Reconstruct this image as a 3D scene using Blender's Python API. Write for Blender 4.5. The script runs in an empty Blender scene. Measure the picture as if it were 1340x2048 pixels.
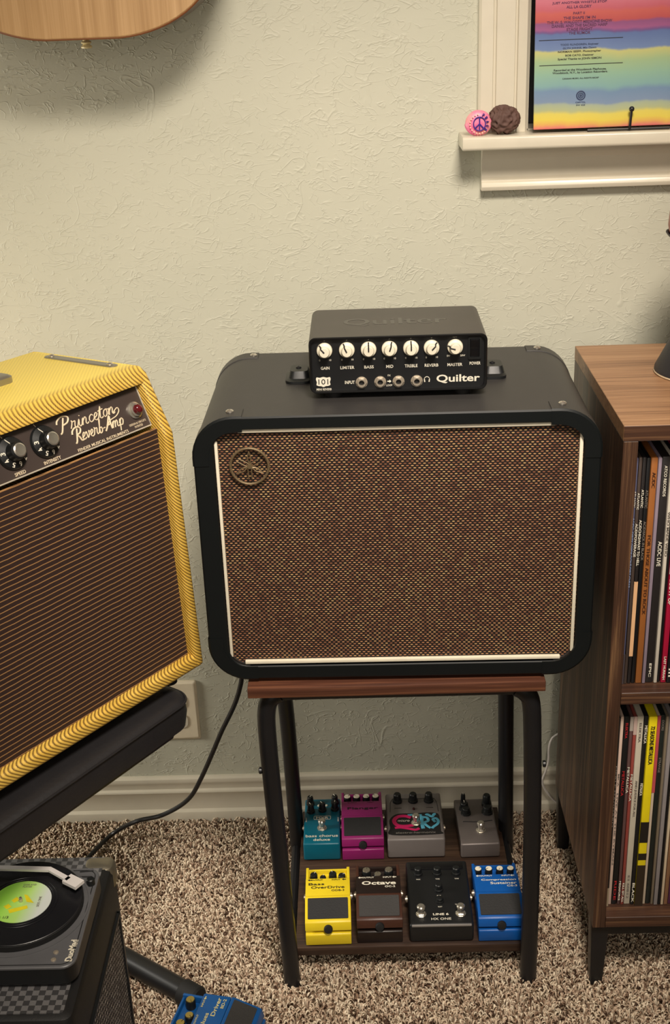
import bpy, bmesh, math, random
import numpy as np
from math import sin, cos, pi, radians, sqrt, atan2
from mathutils import Vector, Matrix, noise
random.seed(7)
S = bpy.context.scene
COL = S.collection

# ------------------------------------------------------------------ camera
F_PX, PITCH, ROLL, YAW, CAM_H, CAM_D = 2448.0, .4115, .0372, .0225, 1.3422, 1.7653
Zv = Vector((0, 0, 1))
Rv = Vector((cos(YAW), sin(YAW), 0)); Fh = Vector((-sin(YAW), cos(YAW), 0))
FW = Fh*cos(PITCH) - Zv*sin(PITCH); DN = -(Fh*sin(PITCH) + Zv*cos(PITCH))
SR = Rv*cos(ROLL) + DN*sin(ROLL); SD = -Rv*sin(ROLL) + DN*cos(ROLL)
cam_data = bpy.data.cameras.new('camera'); cam = bpy.data.objects.new('camera', cam_data); COL.objects.link(cam)
cam_data.sensor_fit = 'VERTICAL'; cam_data.sensor_height = 36.0; cam_data.lens = F_PX/2048*36.0
cam_data.clip_start = .05; cam_data.clip_end = 60
m = Matrix((SR, -SD, -FW)).transposed().to_4x4(); m.translation = Vector((0, -CAM_D, CAM_H))
cam.matrix_world = m
S.camera = cam

# ------------------------------------------------------------------ world, lights, exposure
W = bpy.data.worlds.new('world'); S.world = W; W.use_nodes = True
W.node_tree.nodes['Background'].inputs[0].default_value = (1.0, .86, .70, 1)
W.node_tree.nodes['Background'].inputs[1].default_value = .25
def area(name, loc, target, size, power, color):
    d = bpy.data.lights.new(name, 'AREA'); d.shape = 'DISK'; d.size = size; d.energy = power; d.color = color
    o = bpy.data.objects.new(name, d); COL.objects.link(o); o.location = loc
    o.rotation_euler = (Vector(target) - Vector(loc)).to_track_quat('-Z', 'Y').to_euler()
    return o
d = bpy.data.lights.new('ceiling_spot_light', 'SPOT'); d.energy = 255; d.color = (1, .89, .765); d.shadow_soft_size = .24; d.spot_size = radians(59); d.spot_blend = 1.0
o = bpy.data.objects.new('ceiling_spot_light', d); COL.objects.link(o); o.location = (.20, -1.48, 2.34)
o.rotation_euler = (Vector((.04, -.10, .64)) - Vector(o.location)).to_track_quat('-Z', 'Y').to_euler()
area('fill_light', (-.05, -2.9, 1.75), (-.05, 0, .5), 1.3, 14, (1, .91, .80))  # added soft fill from behind the camera, no fixture there
area('floor_lamp_light', (-1.45, -.36, .72), (-.1, 0, .15), .35, 13, (1, .95, .85))
S.view_settings.view_transform = 'Standard'
S.view_settings.look = 'None'
S.view_settings.gamma = 1
S.view_settings.use_curve_mapping = False
S.view_settings.exposure = 0.0

# ------------------------------------------------------------------ helpers: pixels of the photo to places in the room
CAMP = Vector((0, -CAM_D, CAM_H))
def ray(u, v): return FW*F_PX + SR*(u-670) + SD*(v-1024)
def on_plane(u, v, p0, n):
    r = ray(u, v); n = Vector(n); return CAMP + r*((Vector(p0)-CAMP).dot(n)/r.dot(n))
def at_z(u, v, z): return on_plane(u, v, (0, 0, z), (0, 0, 1))
def at_y(u, v, y): return on_plane(u, v, (0, y, 0), (0, 1, 0))

# ------------------------------------------------------------------ materials
def srgb(r, g, b):
    f = lambda c: (c/255/12.92) if c/255 <= .04045 else ((c/255+.055)/1.055)**2.4
    return (f(r), f(g), f(b), 1)
MATS = {}
def new_mat(name):
    mt = bpy.data.materials.new(name); mt.use_nodes = True
    nt = mt.node_tree; return mt, nt, nt.nodes['Principled BSDF']
def N(nt, typ, **kw):
    n = nt.nodes.new(typ)
    for k, v in kw.items(): setattr(n, k, v)
    return n
def coords(nt, scale=(1, 1, 1)):
    t = N(nt, 'ShaderNodeTexCoord'); mp = N(nt, 'ShaderNodeMapping')
    mp.inputs['Scale'].default_value = scale
    nt.links.new(t.outputs['Object'], mp.inputs['Vector']); return mp.outputs['Vector']
def mth(nt, op, a, b=None, clamp=False):
    n = N(nt, 'ShaderNodeMath', operation=op, use_clamp=clamp)
    for i, x in enumerate((a, b)):
        if x is None: continue
        if isinstance(x, (int, float)): n.inputs[i].default_value = x
        else: nt.links.new(x, n.inputs[i])
    return n.outputs[0]
def ramp(nt, fac, stops, interp='LINEAR'):
    r = N(nt, 'ShaderNodeValToRGB'); r.color_ramp.interpolation = interp
    el = r.color_ramp.elements
    while len(el) < len(stops): el.new(.5)
    for e, (p, c) in zip(el, stops): e.position = p; e.color = c
    nt.links.new(fac, r.inputs[0]); return r.outputs[0]
def mixc(nt, fac, a, b):
    n = N(nt, 'ShaderNodeMix', data_type='RGBA')
    if isinstance(fac, (int, float)): n.inputs[0].default_value = fac
    else: nt.links.new(fac, n.inputs[0])
    for i, x in ((6, a), (7, b)):
        if isinstance(x, tuple): n.inputs[i].default_value = x
        else: nt.links.new(x, n.inputs[i])
    return n.outputs[2]
def bump(nt, bs, h, strength=.3, dist=.001):
    b = N(nt, 'ShaderNodeBump'); b.inputs['Strength'].default_value = strength; b.inputs['Distance'].default_value = dist
    nt.links.new(h, b.inputs['Height']); nt.links.new(b.outputs[0], bs.inputs['Normal'])
def noise_tex(nt, vec, scale, detail=3, rough=.5, dist=0.0):
    n = N(nt, 'ShaderNodeTexNoise'); n.inputs['Scale'].default_value = scale; n.inputs['Detail'].default_value = detail
    n.inputs['Roughness'].default_value = rough; n.inputs['Distortion'].default_value = dist
    nt.links.new(vec, n.inputs['Vector']); return n.outputs[0]
def plain(name, rgb, rough=.5, metal=0.0, grain=0.0, gscale=400, var=.06, coat=0.0, spec=.5):
    """painted, plastic, rubber or metal surface: a little colour variation and fine grain"""
    key = name
    if key in MATS: return MATS[key]
    mt, nt, bs = new_mat(name); v = coords(nt); c = srgb(*rgb)
    n = noise_tex(nt, v, 35, 4)
    dk = tuple(x*(1-var) for x in c[:3])+(1,); lt = tuple(min(1, x*(1+var)) for x in c[:3])+(1,)
    nt.links.new(ramp(nt, n, [(.3, dk), (.7, lt)]), bs.inputs['Base Color'])
    bs.inputs['Roughness'].default_value = rough; bs.inputs['Metallic'].default_value = metal
    bs.inputs['Coat Weight'].default_value = coat; bs.inputs['Specular IOR Level'].default_value = spec
    if grain: bump(nt, bs, noise_tex(nt, v, gscale, 3), grain, .0006)
    MATS[key] = mt; return mt
def wood(name, c1, c2, c3, axis, rough=.45, fine=1.0):
    mt, nt, bs = new_mat(name); sc = [16*fine]*3; sc['xyz'.index(axis)] = 1.1
    v = coords(nt, tuple(sc))
    n1 = noise_tex(nt, v, 2.2, 6, .62, .9)
    sc2 = [220*fine]*3; sc2['xyz'.index(axis)] = 5.0
    n2 = noise_tex(nt, coords(nt, tuple(sc2)), 1.0, 2, .6)
    f = mth(nt, 'ADD', mth(nt, 'MULTIPLY', n1, .62), mth(nt, 'MULTIPLY', n2, .38))
    nt.links.new(ramp(nt, f, [(.34, srgb(*c1)), (.5, srgb(*c2)), (.66, srgb(*c3))]), bs.inputs['Base Color'])
    bs.inputs['Roughness'].default_value = rough; bump(nt, bs, n2, .25, .0004); return mt

def wall_mat():
    mt, nt, bs = new_mat('textured_wall_paint'); v = coords(nt)
    bs.inputs['Base Color'].default_value = srgb(190, 189, 171); bs.inputs['Roughness'].default_value = .62
    nt.links.new(ramp(nt, noise_tex(nt, v, 3.0, 3), [(.3, srgb(187, 186, 168)), (.7, srgb(194, 192, 174))]), bs.inputs['Base Color'])
    # sparse curled trowel ridges: thin contour lines of a warped noise, kept only where a second noise is high
    def ridges(scale, width, seed, lo, stretch):
        vv = coords(nt, stretch); ad = N(nt, 'ShaderNodeVectorMath', operation='ADD'); nt.links.new(vv, ad.inputs[0]); ad.inputs[1].default_value = (seed, seed*.7, seed*1.3)
        a = noise_tex(nt, ad.outputs[0], scale, 2, .5, .8)
        d = mth(nt, 'ABSOLUTE', mth(nt, 'SUBTRACT', a, .5))
        ln = mth(nt, 'SUBTRACT', 1.0, mth(nt, 'DIVIDE', d, width), clamp=True)
        msk = noise_tex(nt, ad.outputs[0], scale*1.6, 2)
        mk = mth(nt, 'MULTIPLY', mth(nt, 'SUBTRACT', msk, lo), 9.0, clamp=True)
        return mth(nt, 'MULTIPLY', ln, mk)
    h = ridges(16, .012, 3.1, .50, (1, 1, 1.5))
    for args in ((26, .018, 8.7, .48, (.8, 1, 1.6)), (11, .009, 15.2, .48, (1.3, 1, 1.2)), (36, .03, 21.0, .50, (.9, 1, 1.5)), (30, .02, 33.0, .49, (1.1, 1, 1.4))):
        h = mth(nt, 'ADD', h, ridges(*args))
    soft = noise_tex(nt, v, 26, 4, .6)
    h = mth(nt, 'ADD', h, mth(nt, 'MULTIPLY', soft, 1.1))
    bump(nt, bs, h, .36, .0015)
    return mt
WALL = wall_mat()
TRIM = plain('cream_trim_paint', (206, 198, 179), .26, grain=.15, gscale=60, var=.02)
CEIL = plain('white_ceiling_paint', (225, 220, 208), .8)
BLACK_TOLEX = plain('black_textured_vinyl', (50, 48, 47), .45, grain=.2, gscale=900)
BLACK_PLASTIC = plain('black_plastic', (20, 22, 23), .42, grain=.08, gscale=900)
BLACK_METAL = plain('black_powder_coat', (24, 24, 26), .38, grain=.05)
BLACK_RUBBER = plain('black_rubber', (15, 15, 16), .7)
CHROME = plain('chrome', (212, 206, 194), .22, .85)
STEEL = plain('brushed_nickel', (190, 178, 160), .35, .6)
CREAM = plain('cream_plastic', (228, 220, 198), .4)
INK_WHITE = plain('white_print', (228, 222, 204), .6)
INK_BLACK = plain('black_print', (24, 22, 22), .6)

# ------------------------------------------------------------------ mesh helpers
def obj(name, bm, mt, parent=None, smooth=True, label=None):
    me = bpy.data.meshes.new(name)
    if smooth:
        for f in bm.faces: f.smooth = True
        for e in bm.edges:
            if len(e.link_faces) == 2 and e.calc_face_angle(0) > radians(32): e.smooth = False
    bm.to_mesh(me); bm.free(); me.materials.append(mt)
    o = bpy.data.objects.new(name, me); COL.objects.link(o)
    if parent is not None: o.parent = parent
    if label: o['label'] = label
    return o
def tag(o, label, cat, group=None):
    o['label'] = label; o['category'] = cat
    if group: o['group'] = group
    return o
def thing(name, label, cat, loc=(0, 0, 0), rotz=0, group=None, mat=None):
    o = bpy.data.objects.new(name, None); COL.objects.link(o); o.empty_display_size = .03
    if mat is not None: o.matrix_world = mat
    else: o.location = loc; o.rotation_euler = (0, 0, rotz)
    return tag(o, label, cat, group)
def struct(o): o['kind'] = 'structure'; return o
def stuff(o): o['kind'] = 'stuff'; return o
def fix(bm): bmesh.ops.recalc_face_normals(bm, faces=bm.faces[:]); return bm
def box(bm, x0, x1, y0, y1, z0, z1, bev=0, seg=2):
    vs = [bm.verts.new(p) for p in ((x0,y0,z0),(x1,y0,z0),(x1,y1,z0),(x0,y1,z0),(x0,y0,z1),(x1,y0,z1),(x1,y1,z1),(x0,y1,z1))]
    fs = [bm.faces.new([vs[i] for i in q]) for q in ((0,3,2,1),(4,5,6,7),(0,1,5,4),(1,2,6,5),(2,3,7,6),(3,0,4,7))]
    if bev:
        es = list({e for f in fs for e in f.edges})
        bmesh.ops.bevel(bm, geom=es, offset=bev, segments=seg, profile=.5, affect='EDGES')
    return bm
def B(*a, **k): return box(bmesh.new(), *a, **k)
def prism(bm, pts, a0, a1, axis='x', bev=0, seg=2):
    """outline pts extruded from a0 to a1 along axis; pts are the other two coordinates in xyz order"""
    def P(p, a): return {'x': (a, p[0], p[1]), 'y': (p[0], a, p[1]), 'z': (p[0], p[1], a)}[axis]
    A = [bm.verts.new(P(p, a0)) for p in pts]; Bv = [bm.verts.new(P(p, a1)) for p in pts]; n = len(pts)
    fs = [bm.faces.new(A), bm.faces.new(Bv[::-1])] + [bm.faces.new((A[i], Bv[i], Bv[(i+1) % n], A[(i+1) % n])) for i in range(n)]
    bmesh.ops.recalc_face_normals(bm, faces=fs)
    if bev: bmesh.ops.bevel(bm, geom=list({e for f in fs for e in f.edges}), offset=bev, segments=seg, profile=.5, affect='EDGES')
    return bm
def rrect(x0, x1, z0, z1, r, n=8):
    out = []
    for cx, cz, a in ((x1-r, z1-r, 0), (x0+r, z1-r, 90), (x0+r, z0+r, 180), (x1-r, z0+r, 270)):
        for i in range(n+1):
            t = radians(a + 90*i/n); out.append((cx+r*cos(t), cz+r*sin(t)))
    return out
def loft(bm, rings, cap0=False, cap1=False, closed=True):
    R = [[bm.verts.new(p) for p in ring] for ring in rings]
    for A, Bv in zip(R, R[1:]):
        n = len(A)
        for i in range(n if closed else n-1):
            bm.faces.new((A[i], A[(i+1) % n], Bv[(i+1) % n], Bv[i]))
    if cap0: bm.faces.new(R[0][::-1])
    if cap1: bm.faces.new(R[-1])
    return fix(bm)
def ringy(pts, y): return [(x, y, z) for x, z in pts]
def ringz(pts, z): return [(x, y, z) for x, y in pts]
def lathe(bm, prof, seg=24, M=None):
    """prof: (radius, height) from one end to the other, around z; M places it"""
    M = M or Matrix.Identity(4)
    rings = []
    for r, h in prof:
        if r < 1e-6: rings.append([bm.verts.new(M @ Vector((0, 0, h)))])
        else: rings.append([bm.verts.new(M @ Vector((r*cos(2*pi*i/seg), r*sin(2*pi*i/seg), h))) for i in range(seg)])
    for A, Bv in zip(rings, rings[1:]):
        if len(A) == 1 and len(Bv) == 1: continue
        for i in range(seg):
            j = (i+1) % seg
            if len(A) == 1: bm.faces.new((A[0], Bv[j], Bv[i]))
            elif len(Bv) == 1: bm.faces.new((A[i], A[j], Bv[0]))
            else: bm.faces.new((A[i], A[j], Bv[j], Bv[i]))
    if len(rings[0]) > 1: bm.faces.new(rings[0][::-1])
    if len(rings[-1]) > 1: bm.faces.new(rings[-1])
    return fix(bm)
def frame(o, x, y, z=None):
    x = Vector(x).normalized(); y = Vector(y).normalized(); z = Vector(z) if z else x.cross(y)
    mm = Matrix((x, y, z)).transposed().to_4x4(); mm.translation = Vector(o); return mm
def facing(o, n, up=(0, 0, 1)):
    """frame at o whose z is n"""
    n = Vector(n).normalized(); x = Vector(up).cross(n)
    if x.length < 1e-4: x = Vector((1, 0, 0))
    x.normalize(); return frame(o, x, n.cross(x), n)
def crom(pts, k=6, closed=False):
    P = [Vector(p) for p in pts]; out = []; n = len(P)
    for i in range(n if closed else n-1):
        if closed: a, b, c, d = P[(i-1) % n], P[i], P[(i+1) % n], P[(i+2) % n]
        else: a, b, c, d = P[max(i-1, 0)], P[i], P[i+1], P[min(i+2, n-1)]
        for j in range(k):
            t = j/k; out.append(.5*((2*b)+(c-a)*t+(2*a-5*b+4*c-d)*t*t+(3*b-a-3*c+d)*t**3))
    if not closed: out.append(P[-1])
    return out
def tube(bm, pts, r, seg=10, closed=False, flat=1.0, up=None):
    P = [Vector(p) for p in pts]; n = len(P); R = []
    nrm = None
    for i in range(n):
        t = (P[(i+1) % n]-P[i-1]) if closed else (P[min(i+1, n-1)]-P[max(i-1, 0)])
        t.normalize()
        if nrm is None:
            nrm = Vector(up) if up else (Vector((0, 0, 1)) if abs(t.z) < .9 else Vector((1, 0, 0)))
        if up: nrm = Vector(up)
        nrm = (nrm - t*nrm.dot(t)).normalized(); b = t.cross(nrm)
        rr = r[i] if isinstance(r, (list, tuple)) else r
        R.append([bm.verts.new(P[i]+b*rr*cos(2*pi*j/seg)+nrm*rr*flat*sin(2*pi*j/seg)) for j in range(seg)])
    for i in range(n if closed else n-1):
        A, Bv = R[i], R[(i+1) % n]
        for j in range(seg): bm.faces.new((A[j], A[(j+1) % seg], Bv[(j+1) % seg], Bv[j]))
    if not closed: bm.faces.new(R[0][::-1]); bm.faces.new(R[-1])
    return fix(bm)
def lettering(txt, parent, o, x, y, w, h, mt, name='lettering', bold=0.0, shear=0.0, lift=.0003, label=None, thick=.0002):
    """raised print of the words txt, centred on o, w wide and h tall, reading along x with letter tops towards y"""
    c = bpy.data.curves.new('t', 'FONT'); c.body = txt; c.size = 1; c.offset = bold; c.shear = shear
    c.resolution_u = 3; c.extrude = .01
    t = bpy.data.objects.new('t', c); me = bpy.data.meshes.new_from_object(t)
    bpy.data.objects.remove(t); bpy.data.curves.remove(c)
    n = len(me.vertices); co = np.empty(n*3, 'f'); me.vertices.foreach_get('co', co); co = co.reshape(-1, 3)
    lo = co.min(0); hi = co.max(0); X = Vector(x).normalized(); Y = Vector(y).normalized(); Zn = X.cross(Y)
    s = (co-(lo+hi)/2)/(hi-lo+1e-9)*np.array([w, h, thick])
    O = np.array(Vector(o)+Zn*lift)
    co = O + s[:, :1]*np.array(X) + s[:, 1:2]*np.array(Y) + s[:, 2:]*np.array(Zn)
    me.vertices.foreach_set('co', co.astype('f').ravel()); me.name = name; me.materials.clear(); me.materials.append(mt); me.update()
    ob = bpy.data.objects.new(name, me); COL.objects.link(ob); ob.parent = parent
    if label: ob['label'] = label
    return ob
def screw_head(parent, o, n, r=.004, mt=None, name='screw'):
    bm = bmesh.new(); lathe(bm, [(r, 0), (r, r*.25), (r*.7, r*.5), (r*.28, r*.6), (r*.24, r*.35), (0, r*.35)], 16, facing(o, n))
    return obj(name, bm, mt or CHROME, parent)
def disc_plate(bm, o, n, r, t, seg=24): return lathe(bm, [(r, 0), (r, t*.7), (r*.94, t), (0, t)], seg, facing(o, n))

# ================================================================== THE SETTING
WX0, WX1, WZ0, WZ1 = .2427, 1.01, 1.1405, 2.02      # window opening
bm = bmesh.new()
for a in ((-2.3, WX0, 0, .12, -.02, 2.44), (WX1, 2.3, 0, .12, -.02, 2.44), (WX0, WX1, 0, .12, -.02, WZ0), (WX0, WX1, 0, .12, WZ1, 2.44)): box(bm, *a)
bmesh.ops.remove_doubles(bm, verts=bm.verts, dist=1e-5)
struct(obj('wall_back', bm, WALL, smooth=False))
struct(obj('wall_left', B(-2.42, -2.3, -3.8, .12, -.02, 2.44), WALL, smooth=False))
struct(obj('wall_right', B(2.3, 2.42, -3.8, .12, -.02, 2.44), WALL, smooth=False))
struct(obj('wall_front', B(-2.42, 2.42, -3.92, -3.8, -.02, 2.44), WALL, smooth=False))
struct(obj('ceiling', B(-2.42, 2.42, -3.92, .12, 2.44, 2.54), CEIL, smooth=False))

def floor_mat():
    mt, nt, bs = new_mat('carpet_backing'); v = coords(nt)
    n = noise_tex(nt, v, 260, 3, .6)
    nt.links.new(ramp(nt, n, [(.35, srgb(84, 66, 52)), (.6, srgb(176, 152, 124))]), bs.inputs['Base Color'])
    bs.inputs['Roughness'].default_value = .95; bump(nt, bs, n, .9, .004); return mt
floor = struct(obj('floor', B(-2.42, 2.42, -3.92, .12, -.09, -.008), floor_mat(), smooth=False))
def carpet():
    rng = np.random.default_rng(5)
    x0, x1, y0, y1, sp = -.66, .74, -.74, -.019, .0038
    gx, gy = np.meshgrid(np.arange(x0, x1, sp), np.arange(y0, y1, sp)); n = gx.size
    bx = gx.ravel()+rng.normal(0, sp*.42, n); by = np.minimum(gy.ravel()+rng.normal(0, sp*.42, n), -.0195)
    K, SD_ = 5, 3
    ph = rng.uniform(0, 2*pi, n); ln = rng.uniform(.0045, .0100, n); ht = rng.uniform(.0080, .0138, n)
    curl = rng.normal(0, 1.1, n); rad = rng.uniform(.0010, .00155, n)
    P = np.zeros((n, K, 3))
    a = ph.copy(); px, py = bx.copy(), by.copy()
    for k in range(K):
        t = k/(K-1); P[:, k, 0] = px; P[:, k, 1] = np.minimum(py, -.0185); P[:, k, 2] = -.010+ht*np.sin(pi*(.05+.72*t))
        a = a+curl*.45; px = px+np.cos(a)*ln/(K-1); py = py+np.sin(a)*ln/(K-1)
    T = np.gradient(P, axis=1); T /= np.linalg.norm(T, axis=2, keepdims=True)+1e-9
    up = np.array([0, 0, 1.]); Bn = np.cross(T, up); Bn /= np.linalg.norm(Bn, axis=2, keepdims=True)+1e-6; Nn = np.cross(Bn, T)
    prof = np.array([.8, 1.1, 1.15, 1.0, .45])
    V = np.zeros((n, K, SD_, 3))
    for j in range(SD_):
        an = 2*pi*j/SD_+.5
        V[:, :, j] = P+(Bn*cos(an)+Nn*sin(an))*(rad[:, None]*prof[None])[:, :, None]
    V = V.reshape(-1, 3)
    base = (np.arange(n)*K*SD_)[:, None, None]
    q = []
    for k in range(K-1):
        for j in range(SD_):
            j2 = (j+1) % SD_; q.append((k*SD_+j, k*SD_+j2, (k+1)*SD_+j2, (k+1)*SD_+j))
    Q = (base+np.array(q)[None]).reshape(-1, 4)
    me = bpy.data.meshes.new('carpet_pile'); nf = len(Q)
    me.vertices.add(len(V)); me.vertices.foreach_set('co', V.astype('f').ravel())
    me.loops.add(nf*4); me.loops.foreach_set('vertex_index', Q.astype('i').ravel())
    me.polygons.add(nf); me.polygons.foreach_set('loop_start', np.arange(0, nf*4, 4, dtype='i'))
    me.update(calc_edges=True); me.polygons.foreach_set('use_smooth', np.ones(nf, dtype=bool))
    pal = np.array([srgb(220, 204, 180)[:3], srgb(202, 182, 158)[:3], srgb(180, 156, 134)[:3], srgb(138, 112, 92)[:3], srgb(74, 54, 42)[:3]])
    ci = rng.choice(5, n, p=[.28, .32, .22, .12, .06]); c = pal[ci]*rng.uniform(.85, 1.1, (n, 1))
    c = np.repeat(c, K*SD_, axis=0); c = np.concatenate([c, np.ones((len(c), 1))], 1)
    at = me.color_attributes.new('yarn', 'FLOAT_COLOR', 'POINT'); at.data.foreach_set('color', c.astype('f').ravel())
    mt, nt, bs = new_mat('carpet_yarn'); an = N(nt, 'ShaderNodeAttribute'); an.attribute_name = 'yarn'
    nt.links.new(an.outputs['Color'], bs.inputs['Base Color']); bs.inputs['Roughness'].default_value = .9
    bs.inputs['Specular IOR Level'].default_value = .15
    me.materials.append(mt)
    o = bpy.data.objects.new('carpet_pile', me); COL.objects.link(o); tag(o, 'beige and brown flecked twisted carpet pile covering the floor', 'carpet'); stuff(o)
carpet()

# baseboard with bead, step and foot
prof = [(0, -.006), (0, .0805), (-.005, .0805), (-.009, .078), (-.0105, .073), (-.0095, .069), (-.0085, .066), (-.0085, .058), (-.0125, .0555), (-.0135, .053), (-.0125, .050),
        (-.0105, .040), (-.0100, .028), (-.0115, .018), (-.0165, .0145), (-.0175, .012), (-.0175, -.006)]
struct(obj('baseboard_back', prism(bmesh.new(), prof, -2.3, 2.3, 'x'), TRIM))

# window: casing, sill, apron, sash and dark glass
win = bpy.data.objects.new('window_1', None); COL.objects.link(win); win['kind'] = 'structure'; win.location = (WX0, 0, WZ0)
def wobj(name, bm, mt, **k):
    bmesh.ops.translate(bm, verts=bm.verts, vec=(-WX0, 0, -WZ0)); return obj(name, bm, mt, win, **k)
def casing_profile(w):      # (across, y): fluted flat casing
    return [(0, 0), (0, -.012), (.003, -.0165), (.0185, -.0175), (.0195, -.0150), (.0225, -.0150), (.0235, -.0185), (w-.019, -.0195), (w-.018, -.0165), (w-.0155, -.0165), (w-.0145, -.0205), (w-.003, -.0205), (w, -.017), (w, 0)]
cw = WX0-.1763
bm = bmesh.new(); prism(bm, [(.1763+a, b) for a, b in casing_profile(cw)], WZ0, WZ1+.066, 'z'); wobj('casing', bm, TRIM)
bm = bmesh.new(); prism(bm, [(WX1+.0664-a, b) for a, b in casing_profile(cw)], WZ0, WZ1+.066, 'z'); wobj('casing', bm, TRIM)
wobj('casing', B(.1763+.067, WX1, -.0195, 0, WZ1, WZ1+.066, bev=.002), TRIM)
wobj('sill', prism(bmesh.new(), [(-.0635, 1.1225), (-.0655, 1.1255), (-.0655, 1.1385), (-.0625, 1.1405), (-.0005, 1.1405), (-.0005, 1.1225)], .151, 1.10, 'x', bev=.0012), TRIM)
wobj('apron', prism(bmesh.new(), [(-.0005, 1.122), (-.0215, 1.122), (-.0205, 1.112), (-.0145, 1.104), (-.0135, 1.080), (-.0120, 1.0765), (-.0120, 1.0745), (-.0165, 1.0725), (-.0185, 1.067), (-.0165, 1.0617), (-.0005, 1.0617)], .182, 1.07, 'x', bev=.0004), TRIM)
bm = bmesh.new()
for a in ((WX0, WX0+.004, 0, .11, WZ0, WZ1), (WX1-.004, WX1, 0, .11, WZ0, WZ1), (WX0, WX1, 0, .11, WZ1-.004, WZ1), (WX0, WX1, 0, .11, WZ0, WZ0+.001)): box(bm, *a)
wobj('jamb', bm, TRIM, smooth=False)
bm = bmesh.new()
for a in ((WX0+.005, WX0+.035, .06, .09, WZ0+.002, WZ1-.005), (WX1-.035, WX1-.005, .06, .09, WZ0+.002, WZ1-.005), (WX0+.035, WX1-.035, .06, .09, WZ0+.002, WZ0+.035), (WX0+.035, WX1-.035, .06, .09, WZ1-.04, WZ1-.005), (WX0+.035, WX1-.035, .06, .09, 1.56, 1.59)): box(bm, *a, bev=.001, seg=1)
wobj('sash', bm, plain('dark_window_sash', (30, 30, 30), .5))
wobj('pane', B(WX0+.03, WX1-.03, .073, .077, WZ0+.03, WZ1-.03), plain('night_glass', (6, 7, 9), .06, coat=.5), smooth=False)

# outlet plate
o = struct(bpy.data.objects.new('trim_1', None)); COL.objects.link(o); o.location = (-.318, 0, .2145)
obj('wall_plate', loft(bmesh.new(), [ringy(rrect(-.035, .035, -.0575, .0575, .004, 3), 0), ringy(rrect(-.035, .035, -.0575, .0575, .004, 3), -.003), ringy(rrect(-.031, .031, -.0535, .0535, .003, 3), -.006)], False, True), plain('ivory_plate_plastic', (222, 210, 184), .35), o)
for dz in (-.019, .019):
    r_ = obj('receptacle', loft(bmesh.new(), [ringy(rrect(-.0165, .0165, dz-.014, dz+.014, .010, 5), -.006), ringy(rrect(-.016, .016, dz-.0135, dz+.0135, .010, 5), -.0075)], False, True), TRIM, o)
    bm = bmesh.new()
    for a in ((-.0075, -.0055), (.0055, .0075)): box(bm, a[0], a[1], -.0079, -.0072, dz-.001, dz+.007)
    lathe(bm, [(.0023, 0), (.0023, .0006)], 12, facing((0, -.0073, dz-.0075), (0, -1, 0)))
    obj('slot', bm, INK_BLACK, r_, smooth=False)
screw_head(o, (0, -.006, 0), (0, -1, 0), .003, CREAM)

# ================================================================== BLACK GUITAR CABINET (centre)
def weave(name, axes, pw, ph, bg, cols, duty=.5, rowduty=.5):
    """basket cloth: staggered short threads over a dark ground"""
    mt, nt, bs = new_mat(name)
    t = N(nt, 'ShaderNodeTexCoord'); sp = N(nt, 'ShaderNodeSeparateXYZ'); nt.links.new(t.outputs['Object'], sp.inputs[0])
    A = sp.outputs['XYZ'.index(axes[0])]; Bx = sp.outputs['XYZ'.index(axes[1])]
    wob = noise_tex(nt, coords(nt), 28, 2)
    rowf = mth(nt, 'ADD', mth(nt, 'DIVIDE', Bx, ph), mth(nt, 'MULTIPLY', wob, .9)); row = mth(nt, 'FLOOR', rowf)
    off = mth(nt, 'MULTIPLY', mth(nt, 'MODULO', mth(nt, 'ABSOLUTE', row), 2.0), .5)
    colf = mth(nt, 'ADD', mth(nt, 'DIVIDE', A, pw), off); cell = mth(nt, 'FLOOR', colf)
    dx = mth(nt, 'ABSOLUTE', mth(nt, 'SUBTRACT', mth(nt, 'FRACT', colf), .5)); dy = mth(nt, 'ABSOLUTE', mth(nt, 'SUBTRACT', mth(nt, 'FRACT', rowf), .5))
    ex = mth(nt, 'POWER', mth(nt, 'DIVIDE', dx, duty/2+.001), 2.6); ey = mth(nt, 'POWER', mth(nt, 'DIVIDE', dy, rowduty/2+.001), 2.2)
    e = mth(nt, 'ADD', ex, ey); msk = mth(nt, 'MULTIPLY', mth(nt, 'SUBTRACT', 1.15, e), 2.2, clamp=True)
    wn = N(nt, 'ShaderNodeTexWhiteNoise', noise_dimensions='2D'); cb = N(nt, 'ShaderNodeCombineXYZ'); nt.links.new(cell, cb.inputs[0]); nt.links.new(row, cb.inputs[1]); nt.links.new(cb.outputs[0], wn.inputs['Vector'])
    patch = noise_tex(nt, coords(nt), 7, 2)
    f = mth(nt, 'ADD', mth(nt, 'MULTIPLY', wn.outputs['Value'], .55), mth(nt, 'MULTIPLY', patch, .45))
    c = ramp(nt, f, [(p, srgb(*q)) for p, q in cols])
    nt.links.new(mixc(nt, msk, srgb(*bg), c), bs.inputs['Base Color'])
    bs.inputs['Roughness'].default_value = .65; bump(nt, bs, msk, .6, .0008); return mt
AW = -.0154
amp = thing('speaker_cabinet', 'black speaker cabinet with brown woven grille and round badge on the wooden stool', 'amplifier', (.0113, -.4126, .5137), AW)
BZ = -.5137
X0, X1, Z0, Z1, AR = -.2080, .2745, .5195+BZ, .8748+BZ, .050
ox0, ox1, oz0, oz1 = -.1835, .2545, .5385+BZ, .8590+BZ
n_ = 10
out_r = rrect(X0, X1, Z0, Z1, AR, n_); out_c = rrect(X0+.002, X1-.002, Z0+.002, Z1-.002, AR-.002, n_); in_r = rrect(ox0, ox1, oz0, oz1, .026, n_); in_c = rrect(ox0-.0012, ox1+.0012, oz0-.0012, oz1+.0012, .0272, n_)
DP = .2667
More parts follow.
